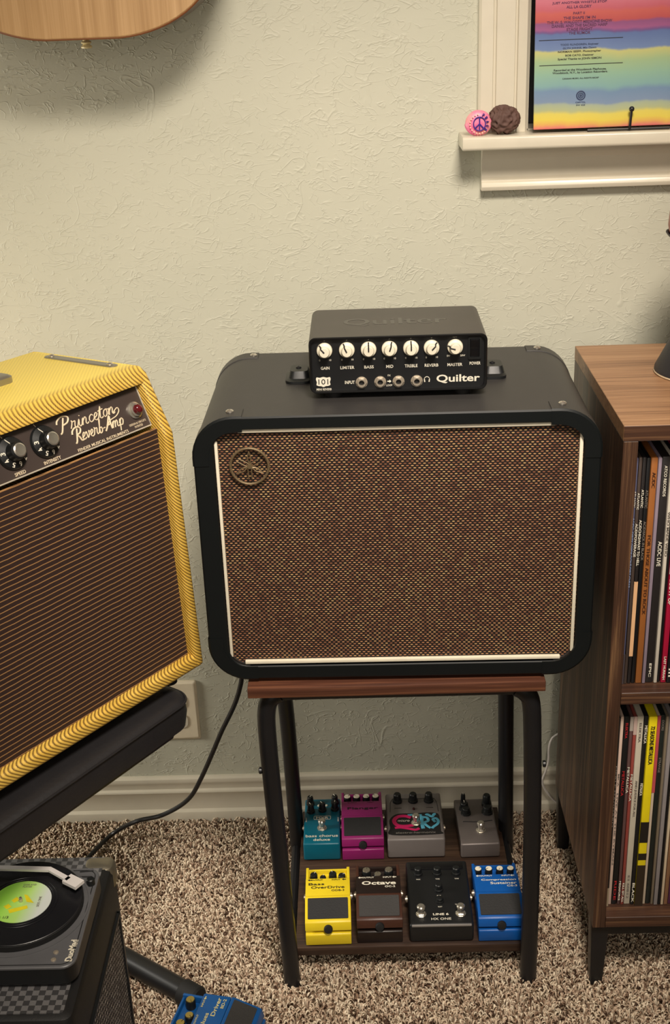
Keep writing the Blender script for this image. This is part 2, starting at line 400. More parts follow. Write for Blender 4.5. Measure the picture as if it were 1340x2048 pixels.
obj('shell', loft(bmesh.new(), [ringy(in_r, .020), ringy(in_r, .0016), ringy(out_r, .0016), ringy(out_r, DP-.002), ringy(out_c, DP)], False, True), BLACK_TOLEX, amp)
FRAMEM = plain('black_front_frame', (13, 17, 18), .5, spec=.3)
obj('front_frame', loft(bmesh.new(), [ringy(in_r, .0050), ringy(in_r, .0015), ringy(in_c, 0), ringy(out_c, 0), ringy(out_r, .0016)], False, False), FRAMEM, amp)
obj('grille_cloth', B(ox0-.004, ox1+.004, .0085, .012, oz0-.004, oz1+.004), weave('brown_basket_cloth', 'XZ', .0058, .00295, (30, 18, 12), [(.25, (140, 88, 60)), (.45, (184, 126, 88)), (.6, (192, 142, 98)), (.8, (204, 168, 112))], .60, .50), amp, smooth=False)
def strip(x0, x1, z0, z1): return obj('piping', B(x0, x1, .0035, .0086, z0, z1, bev=.0009), CREAM, amp)
strip(ox0+.001, ox0+.0048, oz0+.012, .8440+BZ); strip(ox1-.0055, ox1-.0012, oz0+.012, .8440+BZ)
strip(-.1640, .2370, oz0+.001, oz0+.0058); strip(-.1537, .2195, oz1-.0052, oz1-.0010)
def corner_cap(cx, cz, a0, y0, y1, front):
    """wrap-around corner guard on the outer corner whose arc starts at angle a0"""
    def path(r_out, ext):
        cxx, czz = cx, cz; pts = []
        d0 = Vector((cos(radians(a0)), sin(radians(a0)))); d1 = Vector((cos(radians(a0+90)), sin(radians(a0+90))))
        pts.append(Vector((cxx, czz))+d0*r_out-d1*ext)
        for i in range(n_+1):
            t = radians(a0+90*i/n_); pts.append(Vector((cxx+r_out*cos(t), czz+r_out*sin(t))))
        pts.append(Vector((cxx, czz))+d1*r_out-d0*ext); return pts
    e = .0105
    o1 = path(AR+.0010, e); o0 = path(AR-.0015, e)
    # inner edge: opening rectangle arc concentric enough
    i1 = path(AR-.0185 if front else AR-.006, e)
    if front == 'lip': return loft(bmesh.new(), [ringy(i1, y0+.0008), ringy(i1, y0-.0008), ringy(o0, y0-.0009), ringy(o1, y0+.0008), ringy(o1, y0+.0014)], closed=False)
    rg = [ringy(o1, y0+.0014), ringy(o1, y1-.001), ringy(o0, y1)]
    if not front: rg = [ringy(o0, y0), ringy(o1, y0+.001), ringy(o1, y1-.001), ringy(o0, y1+.0009), ringy(i1, y1+.0008)]
    return loft(bmesh.new(), rg, closed=False)
for cx, cz, a0 in ((X1-AR, Z1-AR, 0), (X0+AR, Z1-AR, 90), (X0+AR, Z0+AR, 180), (X1-AR, Z0+AR, 270)):
    cg = obj('corner_guard', corner_cap(cx, cz, a0, 0, .030, True), BLACK_TOLEX, amp)
    obj('shaded_guard_front', corner_cap(cx, cz, a0, 0, .030, 'lip'), FRAMEM, cg)  # front of the same guard, its shade put into a darker colour
    obj('corner_guard', corner_cap(cx, cz, a0, DP-.026, DP, False), BLACK_TOLEX, amp)
for x, y in ((-.1627, .0190), (.2290, .0190), (-.1540, DP-.014), (.2290, DP-.014)): screw_head(amp, (x, y, Z1+.0008), (0, 0, 1), .0048)
for x in (-.16, .225):
    for y in (.05, .22): obj('rubber_foot', lathe(bmesh.new(), [(.010, 0), (.012, .006)], 16, Matrix.Translation((x, y, .0002))), BLACK_RUBBER, amp)
# strap handle lying flat on top between two end mounts
h = obj('handle', B(-.085, .160, .134, .160, Z1+.0008, Z1+.0065, bev=.002), BLACK_RUBBER, amp)
for s, x0 in ((-1, -.103), (1, .143)):
    bm = bmesh.new()
    loft(bm, [ringz(rrect(x0, x0+.032, .121, .170, .009, 4), Z1+.0003), ringz(rrect(x0, x0+.032, .121, .170, .009, 4), Z1+.0035), ringz(rrect(x0+.004, x0+.030, .128, .165, .007, 4), Z1+.005), ringz(rrect(x0+.006, x0+.028, .134, .163, .006, 4), Z1+.013)], False, True)
    mo = obj('handle_mount', bm, BLACK_PLASTIC, amp); screw_head(mo, (x0+.016, .150, Z1+.013), (0, 0, 1), .0035, BLACK_METAL)
# round badge: ring and three crossed tuning forks
BR = plain('antique_bronze', (136, 118, 90), .34, .55)
bc = Vector((-.1418, .0040, .8118+BZ))
badge = obj('badge', tube(bmesh.new(), [bc+Vector((.0228*cos(t), 0, .0228*sin(t))) for t in [2*pi*i/40 for i in range(40)]], .00165, 8, True), BR, amp, label='round bronze badge ring with crossed tuning forks')
for k in range(3):
    a = radians(90+120*k); d = Vector((cos(a), 0, sin(a))); q = Vector((-sin(a), 0, cos(a)))
    bm = bmesh.new()
    for s in (-1, 1):
        tube(bm, crom([bc+d*.0045+q*s*.0006, bc+d*.0005+q*s*.0012, bc-d*.003+q*s*.0021, bc-d*.0165+q*s*.0021], 4), .00075, 6)
        tube(bm, [bc+d*.0040+q*s*.0004, bc+d*.0095+q*s*.0023, bc+d*.0190], [.0009, .0009, .0006], 6)
    obj('tuning_fork', bm, BR, badge)
obj('hub', disc_plate(bmesh.new(), bc+Vector((0, .0005, 0)), (0, -1, 0), .0032, .0022), BR, badge)

# ================================================================== AMP HEAD on top
head = thing('amplifier_head', 'small black amplifier head with seven cream knobs on top of the black grille cabinet', 'amplifier', (-.056, -.3556, .8751), -.0078)
HZ = .0077
def hp(z): return z+HZ
QW, QH, QD = .2122, .0692, .1335
o_ = rrect(0, QW, hp(0), hp(QH), .0085, 6); oc = rrect(.001, QW-.001, hp(.001), hp(QH-.001), .0075, 6); i_ = rrect(.0032, QW-.0032, hp(.0032), hp(QH-.0032), .006, 6)
HEADM = plain('satin_grey_black_enamel', (66, 62, 57), .42, grain=.12, gscale=1500)
obj('housing', loft(bmesh.new(), [ringy(o_, .0035), ringy(o_, QD-.001), ringy(oc, QD)], False, True), HEADM, head)
obj('front_bezel', loft(bmesh.new(), [ringy(i_, .0075), ringy(i_, 0), ringy(oc, -.0002), ringy(o_, .001), ringy(o_, .0035)]), plain('black_bezel', (14, 14, 15), .3), head)
PY = .0042
panel = obj('front_panel', loft(bmesh.new(), [ringy(i_, .0070), ringy(i_, PY)], True, True), plain('black_panel_print', (16, 17, 19), .45), head)
for x in (.028, QW-.028):
    for y in (.018, QD-.018): obj('rubber_foot', lathe(bmesh.new(), [(.0105, 0), (.0115, .0075)], 18, Matrix.Translation((x, y, .0001))), BLACK_RUBBER, head)
lettering('Quilter', head, (.105, .066, hp(QH)), (1, 0, 0), (0, 1, 0), .128, .034, plain('gloss_black_print', (56, 53, 49), .25), lift=.0001, bold=.01, label='faint glossy black logo on the lid')
kx = [.0188, .0454, .0713, .0961, .1217, .1461, .1740]
names_ = ['GAIN', 'LIMITER', 'BASS', 'MID', 'TREBLE', 'REVERB', 'MASTER']; ang = [-42, -26, 0, 18, 0, 44, -76]
hl = [.0103, .0167, .0113, .0085, .0153, .0163, .0178]
def put_knob(i):
    x = kx[i]; z = hp(.0530); a = radians(ang[i]); d = Vector((sin(a), 0, cos(a)))
    c = Vector((x, PY, z))
    k = obj('knob', lathe(bmesh.new(), [(.0093, .0006), (.0095, .0022), (.0090, .0040), (.0064, .0052), (.0060, .0125), (.0054, .0133), (0, .0134)], 28, facing(c, (0, -1, 0))), CREAM, head)
    obj('pointer', tube(bmesh.new(), [c+Vector((0, -.0136, 0))+d*.0002, c+Vector((0, -.0134, 0))+d*.0055, c+Vector((0, -.0050, 0))+d*.0068, c+Vector((0, -.0040, 0))+d*.0092], .0009, 6), INK_BLACK, k)
    if i < 6:
        lettering('5', head, (x, PY, z+.0122), (1, 0, 0), (0, 0, 1), .0014, .0022, INK_WHITE, name='dial_number')
        lettering('0', head, (x-.0062, PY, z-.0124), (1, 0, 0), (0, 0, 1), .0015, .0022, INK_WHITE, name='dial_number')
        lettering('10', head, (x+.0064, PY, z-.0124), (1, 0, 0), (0, 0, 1), .0024, .0022, INK_WHITE, name='dial_number')
    else:
        lettering('10W', head, (x, PY, z+.0122), (1, 0, 0), (0, 0, 1), .0052, .0023, INK_WHITE, name='dial_number')
        lettering('0W', head, (x-.0076, PY, z-.0112), (1, 0, 0), (0, 0, 1), .0040, .0023, INK_WHITE, name='dial_number')
        lettering('50W', head, (x+.0092, PY, z-.0112), (1, 0, 0), (0, 0, 1), .0058, .0023, INK_WHITE, name='dial_number')
    lettering(names_[i], head, (x, PY, hp(.0308)), (1, 0, 0), (0, 0, 1), hl[i], .0037, INK_WHITE, bold=.012)
for i in range(7): put_knob(i)
def hexnut(o, r, t, M=None):
    bm = bmesh.new(); lathe(bm, [(r, 0), (r, t*.8), (r*.9, t), (r*.62, t), (r*.62, -.001), (0, -.001)], 6, facing(o, (0, -1, 0))); return bm
for x in (.062, .0844, .1064, .1283):
    j = obj('jack', lathe(bmesh.new(), [(.0072, 0), (.0072, .0008), (.0056, .0010), (.0056, .0036), (.0050, .0042), (.0034, .0042), (.0032, .0004), (0, .0004)], 20, facing((x, PY, hp(.0118)), (0, -1, 0))), STEEL, head)
    bm = bmesh.new(); lathe(bm, [(.0068, .0007), (.0068, .0024), (.0062, .0030), (.0050, .0030), (.0050, .0006)], 6, facing((x, PY, hp(.0118)), (0, -1, 0))); obj('hex_nut', bm, STEEL, j)
    obj('hole', lathe(bmesh.new(), [(.0033, .0008), (.0033, .0012)], 16, facing((x, PY, hp(.0118)), (0, -1, 0))), BLACK_RUBBER, j)
lettering('INPUT', head, (.0478, PY, hp(.0122)), (1, 0, 0), (0, 0, 1), .0118, .0040, INK_WHITE, bold=.012)
lettering('FX', head, (.0953, PY, hp(.0195)), (1, 0, 0), (0, 0, 1), .0034, .0022, INK_WHITE)
lettering('LOOP', head, (.0953, PY, hp(.0072)), (1, 0, 0), (0, 0, 1), .0072, .0023, INK_WHITE)
bm = bmesh.new(); prism(bm, [(.0930, hp(.0128)), (.0955, hp(.0128)), (.0955, hp(.0142)), (.0978, hp(.0122)), (.0955, hp(.0102)), (.0955, hp(.0116)), (.0930, hp(.0116))], PY-.0004, PY+.0001, 'y'); obj('arrow', bm, INK_WHITE, head)
bm = bmesh.new(); hc = Vector((.1405, PY-.0003, hp(.0128)))
tube(bm, [hc+Vector((.0033*cos(t), 0, .0038*sin(t))) for t in [pi*i/12 for i in range(13)]], .00038, 6)
for s in (-1, 1): tube(bm, [hc+Vector((s*.0030, 0, .0004)), hc+Vector((s*.0026, 0, -.0026))], .0008, 6)
obj('headphone_symbol', bm, INK_WHITE, head)
lettering('Quilter', head, (.1780, PY, hp(.0132)), (1, 0, 0), (0, 0, 1), .0520, .0108, INK_WHITE, bold=.02, label='cream maker logo')
bm = bmesh.new()   # road-sign shield with number
sh = crom([(-.0080, .0058), (-.0040, .0050), (0, .0062), (.0040, .0050), (.0080, .0058), (.0086, .0030), (.0076, .0000), (.0086, -.0036), (.0060, -.0052), (.0030, -.0056), (0, -.0068), (-.0030, -.0056), (-.0060, -.0052), (-.0086, -.0036), (-.0076, .0000), (-.0086, .0030)] if 0 else [Vector((a, b, 0)) for a, b in ((-.0080, .0056), (-.0042, .0050), (0, .0060), (.0042, .0050), (.0080, .0056), (.0088, .0028), (.0078, -.0004), (.0084, -.0038), (.0056, -.0052), (.0028, -.0054), (0, -.0066), (-.0028, -.0054), (-.0056, -.0052), (-.0084, -.0038), (-.0078, -.0004), (-.0088, .0028))], 3, True)
prism(bm, [(.0160+p.x, hp(.0138)+p.y) for p in sh], PY-.0004, PY+.0001, 'y'); shd = obj('shield', bm, INK_WHITE, head)
lettering('101', shd, (.0160, PY-.0004, hp(.0140)), (1, 0, 0), (0, 0, 1), .0118, .0066, INK_BLACK, lift=.0003)
lettering('MINI REVERB', head, (.0165, PY, hp(.0044)), (1, 0, 0), (0, 0, 1), .0180, .0024, INK_WHITE, bold=.015)
lettering('POWER', head, (.1980, PY, hp(.0318)), (1, 0, 0), (0, 0, 1), .0130, .0037, INK_WHITE, bold=.012)
sw = obj('power_switch', loft(bmesh.new(), [ringy(rrect(.1895, .2052, hp(.0372), hp(.0650), .002, 3), PY), ringy(rrect(.1895, .2052, hp(.0372), hp(.0650), .002, 3), PY-.002), ringy(rrect(.1915, .2032, hp(.0400), hp(.0622), .001, 3), PY-.002), ringy(rrect(.1915, .2032, hp(.0400), hp(.0622), .001, 3), PY)], False, True), BLACK_PLASTIC, head)
obj('rocker', prism(bmesh.new(), [(PY+.0005, hp(.0405)), (PY-.0015, hp(.0405)), (PY-.0010, hp(.0500)), (PY-.0045, hp(.0617)), (PY+.0005, hp(.0617))], .1922, .2026, 'x', bev=.0006), plain('glossy_black_plastic', (18, 18, 20), .15), sw)

# ================================================================== STOOL with lower shelf
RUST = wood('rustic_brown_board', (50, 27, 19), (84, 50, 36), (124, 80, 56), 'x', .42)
stool = thing('stool', 'two-tier side stool with rustic brown boards and black bent tube legs under the grille cabinet', 'stool', (.04, -.26, 0))
def s_(x, y, z): return Vector((x-.04, y+.26, z))
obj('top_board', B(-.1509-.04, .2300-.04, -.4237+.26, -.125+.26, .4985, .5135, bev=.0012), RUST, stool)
obj('lower_board', B(-.1125-.04, .2180-.04, -.3825+.26, -.062+.26, .0305, .0450, bev=.0012), wood('shaded_rustic_board', (34, 23, 17), (56, 39, 29), (82, 61, 46), 'x', .5), stool)  # same wood as the top board, with the shade under it put into the colour
def leg(pts): return obj('leg', tube(bmesh.new(), crom(pts, 5), .0122, 14), BLACK_METAL, stool)
leg([s_(-.113, -.398, .490), s_(-.124, -.400, .483), s_(-.130, -.400, .465), s_(-.1312, -.400, .43), s_(-.1290, -.400, .34), s_(-.1243, -.400, .20), s_(-.1185, -.399, -.004)])
leg([s_(.197, -.398, .490), s_(.208, -.400, .483), s_(.2160, -.400, .465), s_(.2195, -.400, .40), s_(.2225, -.400, .30), s_(.2245, -.400, .15), s_(.2255, -.399, -.004)])
leg([s_(-.130, -.150, .490), s_(-.130, -.148, .46), s_(-.128, -.142, .38), s_(-.1235, -.130, .25), s_(-.1195, -.118, -.004)])
leg([s_(.214, -.150, .490), s_(.214, -.148, .46), s_(.216, -.142, .38), s_(.220, -.130, .25), s_(.2265, -.118, -.004)])
for x, y in ((-.1300, -.40), (.2225, -.40)):
    s = -1 if x < 0 else 1
    obj('bolt', lathe(bmesh.new(), [(.0045, 0), (.0048, .003), (.0030, .0042), (0, .0045)], 12, facing(s_(x+s*.0118, y, .371), (s, 0, 0))), BLACK_METAL, stool)
for x in (-.1215, .2235): obj('side_rail', tube(bmesh.new(), [s_(x, -.392, .022), s_(x, -.130, .022)], .0075, 10), BLACK_METAL, stool)
for y in (-.40, -.15): obj('top_rail', tube(bmesh.new(), [s_(-.118 if y < -.3 else -.128, y+.002, .4888), s_(.202 if y < -.3 else .212, y+.002, .4888)], .0085, 10), BLACK_METAL, stool)

# ================================================================== PEDALS
def arrow_bm(c, s, n=(0, 0, 1)):
    return prism(bmesh.new(), [(c[0]-s, c[1]), (c[0]-s*.1, c[1]+s*.65), (c[0]-s*.1, c[1]+s*.2), (c[0]+s*.9, c[1]+s*.2), (c[0]+s*.9, c[1]-s*.2), (c[0]-s*.1, c[1]-s*.2), (c[0]-s*.1, c[1]-s*.65)], c[2], c[2]+.0003, 'z')
def jacks(t, w, y, z):
    for s in (-1, 1):
        obj('jack_socket', lathe(bmesh.new(), [(.0052, 0), (.0052, .0022), (.0030, .0024), (.0030, .0036)], 14, facing((s*w/2, y, z), (s, 0, 0))), STEEL, t)
def compact_pedal(label, rgb, lines, knobs, ink, w=.0665, loc=(0, 0, 0), rot=0, pad=True, knob_tops=None, arrows=True, side=.62, name='effects_pedal', pad_rgb=(34, 34, 35), body2=None, ink2=None):
    t = thing(name, label, 'guitar pedal', loc, rot, 'guitar pedals on the lower board of the stool' if 'carpet' not in label else None)
    c = plain('pedal_paint_%d_%d_%d' % rgb, rgb, .38, grain=.12, gscale=1200, var=.04)
    c2 = plain('pedal_paint_%d_%d_%d' % body2, body2, .38, grain=.12, gscale=1200) if body2 else c
    L = .119; hw = w/2
    bodyp = [(0, .0015), (0, .0195), (.0018, .0212), (.0120, .0215), (.0120, .034), (.046, .0455), (.087, .0415), (.0885, .034), (L-.004, .034), (L-.0035, .041), (L, .041), (L, .0015)]
    obj('body', prism(bmesh.new(), bodyp, -hw, hw, 'x', bev=.0011), c2, t)
    for s in (-1, 1): obj('side_wall', B(min(s*hw, s*(hw-.0045)), max(s*hw, s*(hw-.0045)), .086, L, .030, .0445, bev=.001), c, t)
    obj('treadle', prism(bmesh.new(), [(.0015, .0262), (.0050, .0385), (.0080, .0402), (.0445, .0515), (.0475, .0515), (.0480, .044), (.0130, .031), (.0115, .0262)], -hw-.0004, hw+.0004, 'x', bev=.0010), c, t)
    obj('name_plate', prism(bmesh.new(), [(.0482, .0440), (.0482, .0512), (.0865, .0500), (.0885, .0485), (.0885, .0405)], -hw, hw, 'x', bev=.0008), c2 if body2 else c, t)
    sl = (.0515-.0402)/(.0445-.0080)
    pz = lambda y: .0402+(y-.0080)*sl
    pd = bmesh.new()
    M = frame((0, .0265, pz(.0265)), (1, 0, 0), (0, 1, sl))
    loft(pd, [[M @ Vector((x, y, 0)) for x, y in rrect(-hw+.0035, hw-.0035, -.0172, .0172, .0015, 3)], [M @ Vector((x, y, .0009)) for x, y in rrect(-hw+.0038, hw-.0038, -.0169, .0169, .0012, 3)]], False, True)
    obj('rubber_pad', pd, plain('ribbed_rubber_%d' % pad_rgb[0], pad_rgb, .62, grain=.5, gscale=500), t)
    tsb = obj('thumbscrew', lathe(bmesh.new(), [(.0062, 0), (.0066, .004), (.0056, .0062), (.0020, .0066), (0, .0066)], 20, facing((0, .0040, .0290), (0, -1, .25))), BLACK_RUBBER, t)
    jacks(t, w, .074, .026)
    for (x, y, r, h, topm, a) in knobs:
        k = obj('knob', lathe(bmesh.new(), [(r, 0), (r*.97, h*.9), (r*.85, h), (0, h)], 18, Matrix.Translation((x, y, .0342))), BLACK_PLASTIC, t)
        if topm: obj('knob_cap', lathe(bmesh.new(), [(r*.86, 0), (r*.80, .0009), (0, .0010)], 16, Matrix.Translation((x, y, .0342+h))), topm, k)
        d = Vector((sin(a), cos(a), 0)); zt = .0342+h+.0011
        obj('pointer', tube(bmesh.new(), [Vector((x, y, zt))+d*r*.25, Vector((x, y, zt))+d*r*.9], .00035, 5), INK_BLACK if topm else INK_WHITE, k)
    for (s, x, y, ww, hh, bold, *im) in lines:
        lettering(s, t, (x, y, .0512-(y-.0482)*.0315), (1, 0, 0), (0, 1, -.0315), ww, hh, im[0] if im else ink, bold=bold, lift=.0004)
    if arrows:
        for x in (-hw+.0065, hw-.0085): obj('arrow', arrow_bm((x, .0832, .0504), .0032), ink, t)
    return t
PF = -.3785; PZ = .0452
SIL = plain('satin_silver', (196, 186, 168), .3, .9)
yk = [(-.0215, .103, .0058, .011, None, .6), (-.0075, .099, .0048, .009, None, .3), (.0075, .103, .0060, .012, None, -.4), (.0215, .101, .0056, .010, None, 1.2)]
compact_pedal('yellow compact overdrive pedal at the left end of the front row', (226, 200, 36), [('OUTPUT', -.0165, .0832, .0180, .0028, .012), ('INPUT', .0125, .0832, .0130, .0028, .012), ('Bass', -.0170, .0738, .0235, .0052, .01), ('OverDrive', 0, .0662, .0500, .0056, .01), ('ODB-3', .0150, .0587, .0190, .0040, .01)], yk, INK_BLACK, loc=(-.0635, PF, PZ), rot=.015)
kk = [(-.0170, .104, .0068, .013, SIL, .2), (0, .098, .0062, .010, SIL, 0), (.0170, .104, .0068, .013, SIL, 1.4)]
OCT = compact_pedal('brown-black compact octave pedal between the yellow pedal and the wide black pedal', (66, 38, 28), [('OUTPUT', -.0150, .0832, .0180, .0028, .012), ('INPUT', .0140, .0832, .0130, .0028, .012), ('Octave', .0010, .0705, .0510, .0082, .025), ('OC-2', .0175, .0620, .0155, .0040, .012)], kk, INK_WHITE, loc=(.0115, PF+.003, PZ), rot=.005, pad_rgb=(52, 50, 49), body2=(30, 20, 17))
wk = [(-.0245, .1035, .0056, .013, CREAM, 1.2), (-.0083, .1035, .0056, .013, CREAM, -2.0), (.0083, .1035, .0056, .013, CREAM, 3.5), (.0245, .1035, .0056, .013, CREAM, -.9)]
compact_pedal('bright blue compact compressor pedal at the right end of the front row', (8, 82, 160), [('OUTPUT', -.0145, .0832, .0180, .0028, .012), ('INPUT', .0150, .0832, .0130, .0028, .012), ('Compression', .0030, .0735, .0520, .0052, .01), ('Sustainer', .0095, .0665, .0390, .0052, .01), ('CS-3', .0215, .0598, .0150, .0038, .01)], wk, INK_WHITE, loc=(.1885, PF+.001, PZ), rot=.0)
fk = [(-.0235, .1040, .0060, .013, CREAM, 1.0), (-.0080, .1040, .0060, .013, CREAM, -1.0), (.0080, .1040, .0060, .013, CREAM, 2.5), (.0235, .1040, .0060, .013, CREAM, -.9)]
compact_pedal('magenta compact flanger pedal in the back row beside the teal pedal', (142, 30, 102), [('OUTPUT', -.0155, .0832, .0150, .0016, .0), ('INPUT', .0150, .0832, .0110, .0016, .0), ('Flanger', .0015, .0665, .0500, .0080, .01)], fk, INK_BLACK, loc=(-.0105, -.1915, PZ), rot=.01, arrows=False)
bk = [(-.0220, .103, .0070, .014, plain('brass_top', (190, 168, 96), .3, .9), 2.0), (-.0040, .097, .0066, .011, plain('brass_top', (190, 168, 96), .3, .9), -2.4), (.0200, .104, .0070, .014, plain('brass_top', (190, 168, 96), .3, .9), -2.2)]
GOLD = plain('pale_gold_print', (196, 186, 130), .5)
compact_pedal('dark blue compact overdrive pedal lying on the carpet near the black foot bar', (16, 78, 140), [('OUTPUT', -.0140, .0832, .0170, .0028, .012), ('INPUT', .0150, .0832, .0130, .0028, .012), ('Blues', -.0130, .0720, .0250, .0058, .015), ('Driver', .0120, .0632, .0330, .0062, .015), ('BD-2', .0190, .0550, .0165, .0044, .012)], bk, GOLD, loc=(-.1580, -.5265, .0035), rot=radians(76.5), pad_rgb=(44, 43, 42))

def box_pedal(label, rgb, w, L, h0, h1, loc, rot=0, rough=.35, metal=0.0, bev=.003):
    t = thing('effects_pedal', label, 'guitar pedal', loc, rot, 'guitar pedals on the lower board of the stool')
    obj('body', prism(bmesh.new(), [(0, .001), (.001, h0), (L, h1), (L, .001)], -w/2, w/2, 'x', bev=bev, seg=3), plain('pedal_paint_%d_%d_%d' % rgb, rgb, rough, metal, grain=.1, gscale=900), t)
    return t
def footswitch(t, x, y, z):
    f = obj('footswitch', lathe(bmesh.new(), [(.0078, 0), (.0078, .0012), (.0062, .0014), (.0062, .0035), (.0046, .0037), (.0044, .0100), (.0060, .0112), (.0062, .0150), (.0046, .0165), (0, .0168)], 20, Matrix.Translation((x, y, z))), CHROME, t)
    obj('hex_nut', lathe(bmesh.new(), [(.0072, .0012), (.0072, .0036), (.0062, .0042)], 6, Matrix.Translation((x, y, z))), CHROME, f)
def dome_knob(t, x, y, z, r, h, a=0.0, line=True, mt=None):
    k = obj('knob', lathe(bmesh.new(), [(r, 0), (r*.97, h*.25), (r*.80, h*.3), (r*.74, h*.9), (r*.6, h), (0, h)], 20, Matrix.Translation((x, y, z))), mt or BLACK_PLASTIC, t)
    if line:
        d = Vector((sin(a), cos(a), 0)); obj('pointer', tube(bmesh.new(), [Vector((x, y, z+h+.0003)), Vector((x, y, z+h+.0002))+d*r*.7], .0006, 5), INK_WHITE, k)
    return k
# teal box pedal
t = box_pedal('small teal box pedal with five black knobs at the left end of the back row', (0, 98, 120), .0590, .118, .0330, .0330, (-.0765, -.1905, PZ), .0)
for x, y, a in ((-.0205, .104, .6), (.0205, .105, -.5), (-.0190, .083, -.5), (.0000, .086, -.6), (.0205, .088, .1)): dome_knob(t, x, y, .033, .0068, .0150, a)
footswitch(t, 0, .040, .033)
for x in (-.0065, .0065): obj('indicator_lamp', lathe(bmesh.new(), [(.0022, 0), (.0018, .0016), (0, .0020)], 12, Matrix.Translation((x, .0985, .033))), CREAM, t)
lettering('MXR', t, (0, .0665, .033), (1, 0, 0), (0, 1, 0), .0205, .0052, INK_WHITE, bold=.03)
fr = rrect(-.0140, .0140, .0620, .0712, .002, 3); fi = rrect(-.0134, .0134, .0626, .0706, .0016, 3)
obj('logo_frame', loft(bmesh.new(), [ringz(fi, .0332), ringz(fi, .0335), ringz(fr, .0335), ringz(fr, .0332)]), INK_WHITE, t)
for s, x in (('OUTPUT', -.0262), ('INPUT', .0262)): lettering(s, t, (x, .062, .033), (0, 1, 0), (-1, 0, 0), .0110, .0022, INK_WHITE)
lettering('bass chorus', t, (0, .0205, .033), (1, 0, 0), (0, 1, 0), .0520, .0062, INK_WHITE, bold=.012)
lettering('deluxe', t, (0, .0110, .033), (1, 0, 0), (0, 1, 0), .0270, .0058, INK_WHITE, bold=.012)
jacks(t, .059, .060, .018)
# grey envelope pedal with pink and blue letters
t = box_pedal('wide grey box pedal with pink and light blue cartoon lettering in the back row', (120, 113, 110), .0920, .120, .0375, .0385, (.0745, -.1900, PZ), 0, bev=.0035)
TZ = .0378; tz = lambda y: .0375+y*.001/.12
for x in (-.0265, -.0005, .0255): dome_knob(t, x, .098, tz(.098), .0082, .0155, 0, False)
b0 = crom([Vector(p+(0,)) for p in ((-.038, .012), (.038, .012), (.0405, .0200), (.0405, .040), (.040, .060), (.0335, .066), (.018, .0675), (.004, .066), (-.012, .0660), (-.030, .0640), (-.0410, .050), (-.0405, .030))], 5, True)
gb = obj('graphic_ground', prism(bmesh.new(), [(p.x, p.y) for p in b0], .0377, TZ+.0004, 'z'), INK_BLACK, t)
PINK = plain('hot_pink_print', (206, 24, 96), .5); SKY = plain('sky_blue_print', (92, 178, 206), .5)
def band(pts, r, mt, nm): return obj(nm, tube(bmesh.new(), crom([Vector((x, y, TZ+.0006)) for x, y in pts], 5), r, 8, flat=.15, up=(0, 0, 1)), mt, t)
band([(-.0060, .0545), (-.0150, .0590), (-.0270, .0575), (-.0335, .0480), (-.0300, .0370), (-.0190, .0330), (-.0050, .0350), (.0000, .0400)], [.0015]+[.0036]*34+[.0015] if 0 else .0034, PINK, 'letter_shape')
band([(-.0330, .0290), (-.0240, .0300), (-.0120, .0270), (.0000, .0235), (.0060, .0270)], .0026, PINK, 'letter_shape')
band([(-.0110, .0610), (.0020, .0620), (.0120, .0600)], .0022, SKY, 'letter_shape')
band([(.0120, .0580), (.0110, .0430), (.0125, .0260)], .0030, SKY, 'letter_shape')
band([(.0120, .0550), (.0200, .0540), (.0215, .0455), (.0150, .0410), (.0190, .0330), (.0245, .0270)], .0024, SKY, 'letter_shape')
band([(.0190, .0600), (.0215, .0620), (.0285, .0560), (.0320, .0620), (.0350, .0625)], .0024, SKY, 'letter_shape')
band([(.0330, .0420), (.0295, .0490), (.0345, .0515), (.0380, .0450), (.0360, .0370), (.0290, .0300), (.0270, .0260)], .0024, SKY, 'letter_shape')
lettering('micro', t, (-.0180, .0470, TZ+.0004), (1, 0, 0), (0, 1, 0), .0190, .0050, INK_WHITE)
lettering('electro-harmonix', t, (0, .0165, TZ+.0004), (1, 0, 0), (0, 1, 0), .0640, .0046, plain('grey_print', (130, 125, 118), .6))
footswitch(t, .0015, .040, TZ+.0008)
for x in (-.026, .026): obj('legend_bar', B(x-.0058, x+.0058, .0795, .0806, .0379, .0384), INK_BLACK, t)
bm = bmesh.new(); tube(bm, [(-.0395, .070, .0383), (-.0385, .094, .0385), (-.035, .104, .0386), (.035, .104, .0386), (.0385, .094, .0385), (.0395, .070, .0383)], .0004, 5); obj('outline', bm, INK_BLACK, t)
obj('indicator_lamp', lathe(bmesh.new(), [(.0024, 0), (.0020, .0022), (0, .0028)], 12, Matrix.Translation((-.0005, .0765, .0380))), plain('dark_red_lamp', (60, 20, 18), .2), t)
jacks(t, .092, .050, .020)
# plain grey pedal
t = box_pedal('plain grey metal pedal with stacked black knobs at the back row right end', (114, 106, 103), .0625, .118, .0275, .0275, (.1765, -.1925, PZ), .02, .4, .35)
for x, y, r, h in ((-.0170, .104, .0050, .020), (-.0165, .091, .0085, .013), (-.0150, .079, .0085, .011), (.0215, .100, .0085, .020), (.0205, .080, .0095, .012)): dome_knob(t, x, y, .0275, r, h, 0, y > .09 and x < 0)
footswitch(t, .004, .034, .0275)
obj('engraved_line', tube(bmesh.new(), crom([(-.022, .0580, .0277), (.004, .0560, .0277), (.026, .0585, .0277)], 4), .0007, 5), BLACK_RUBBER, t)
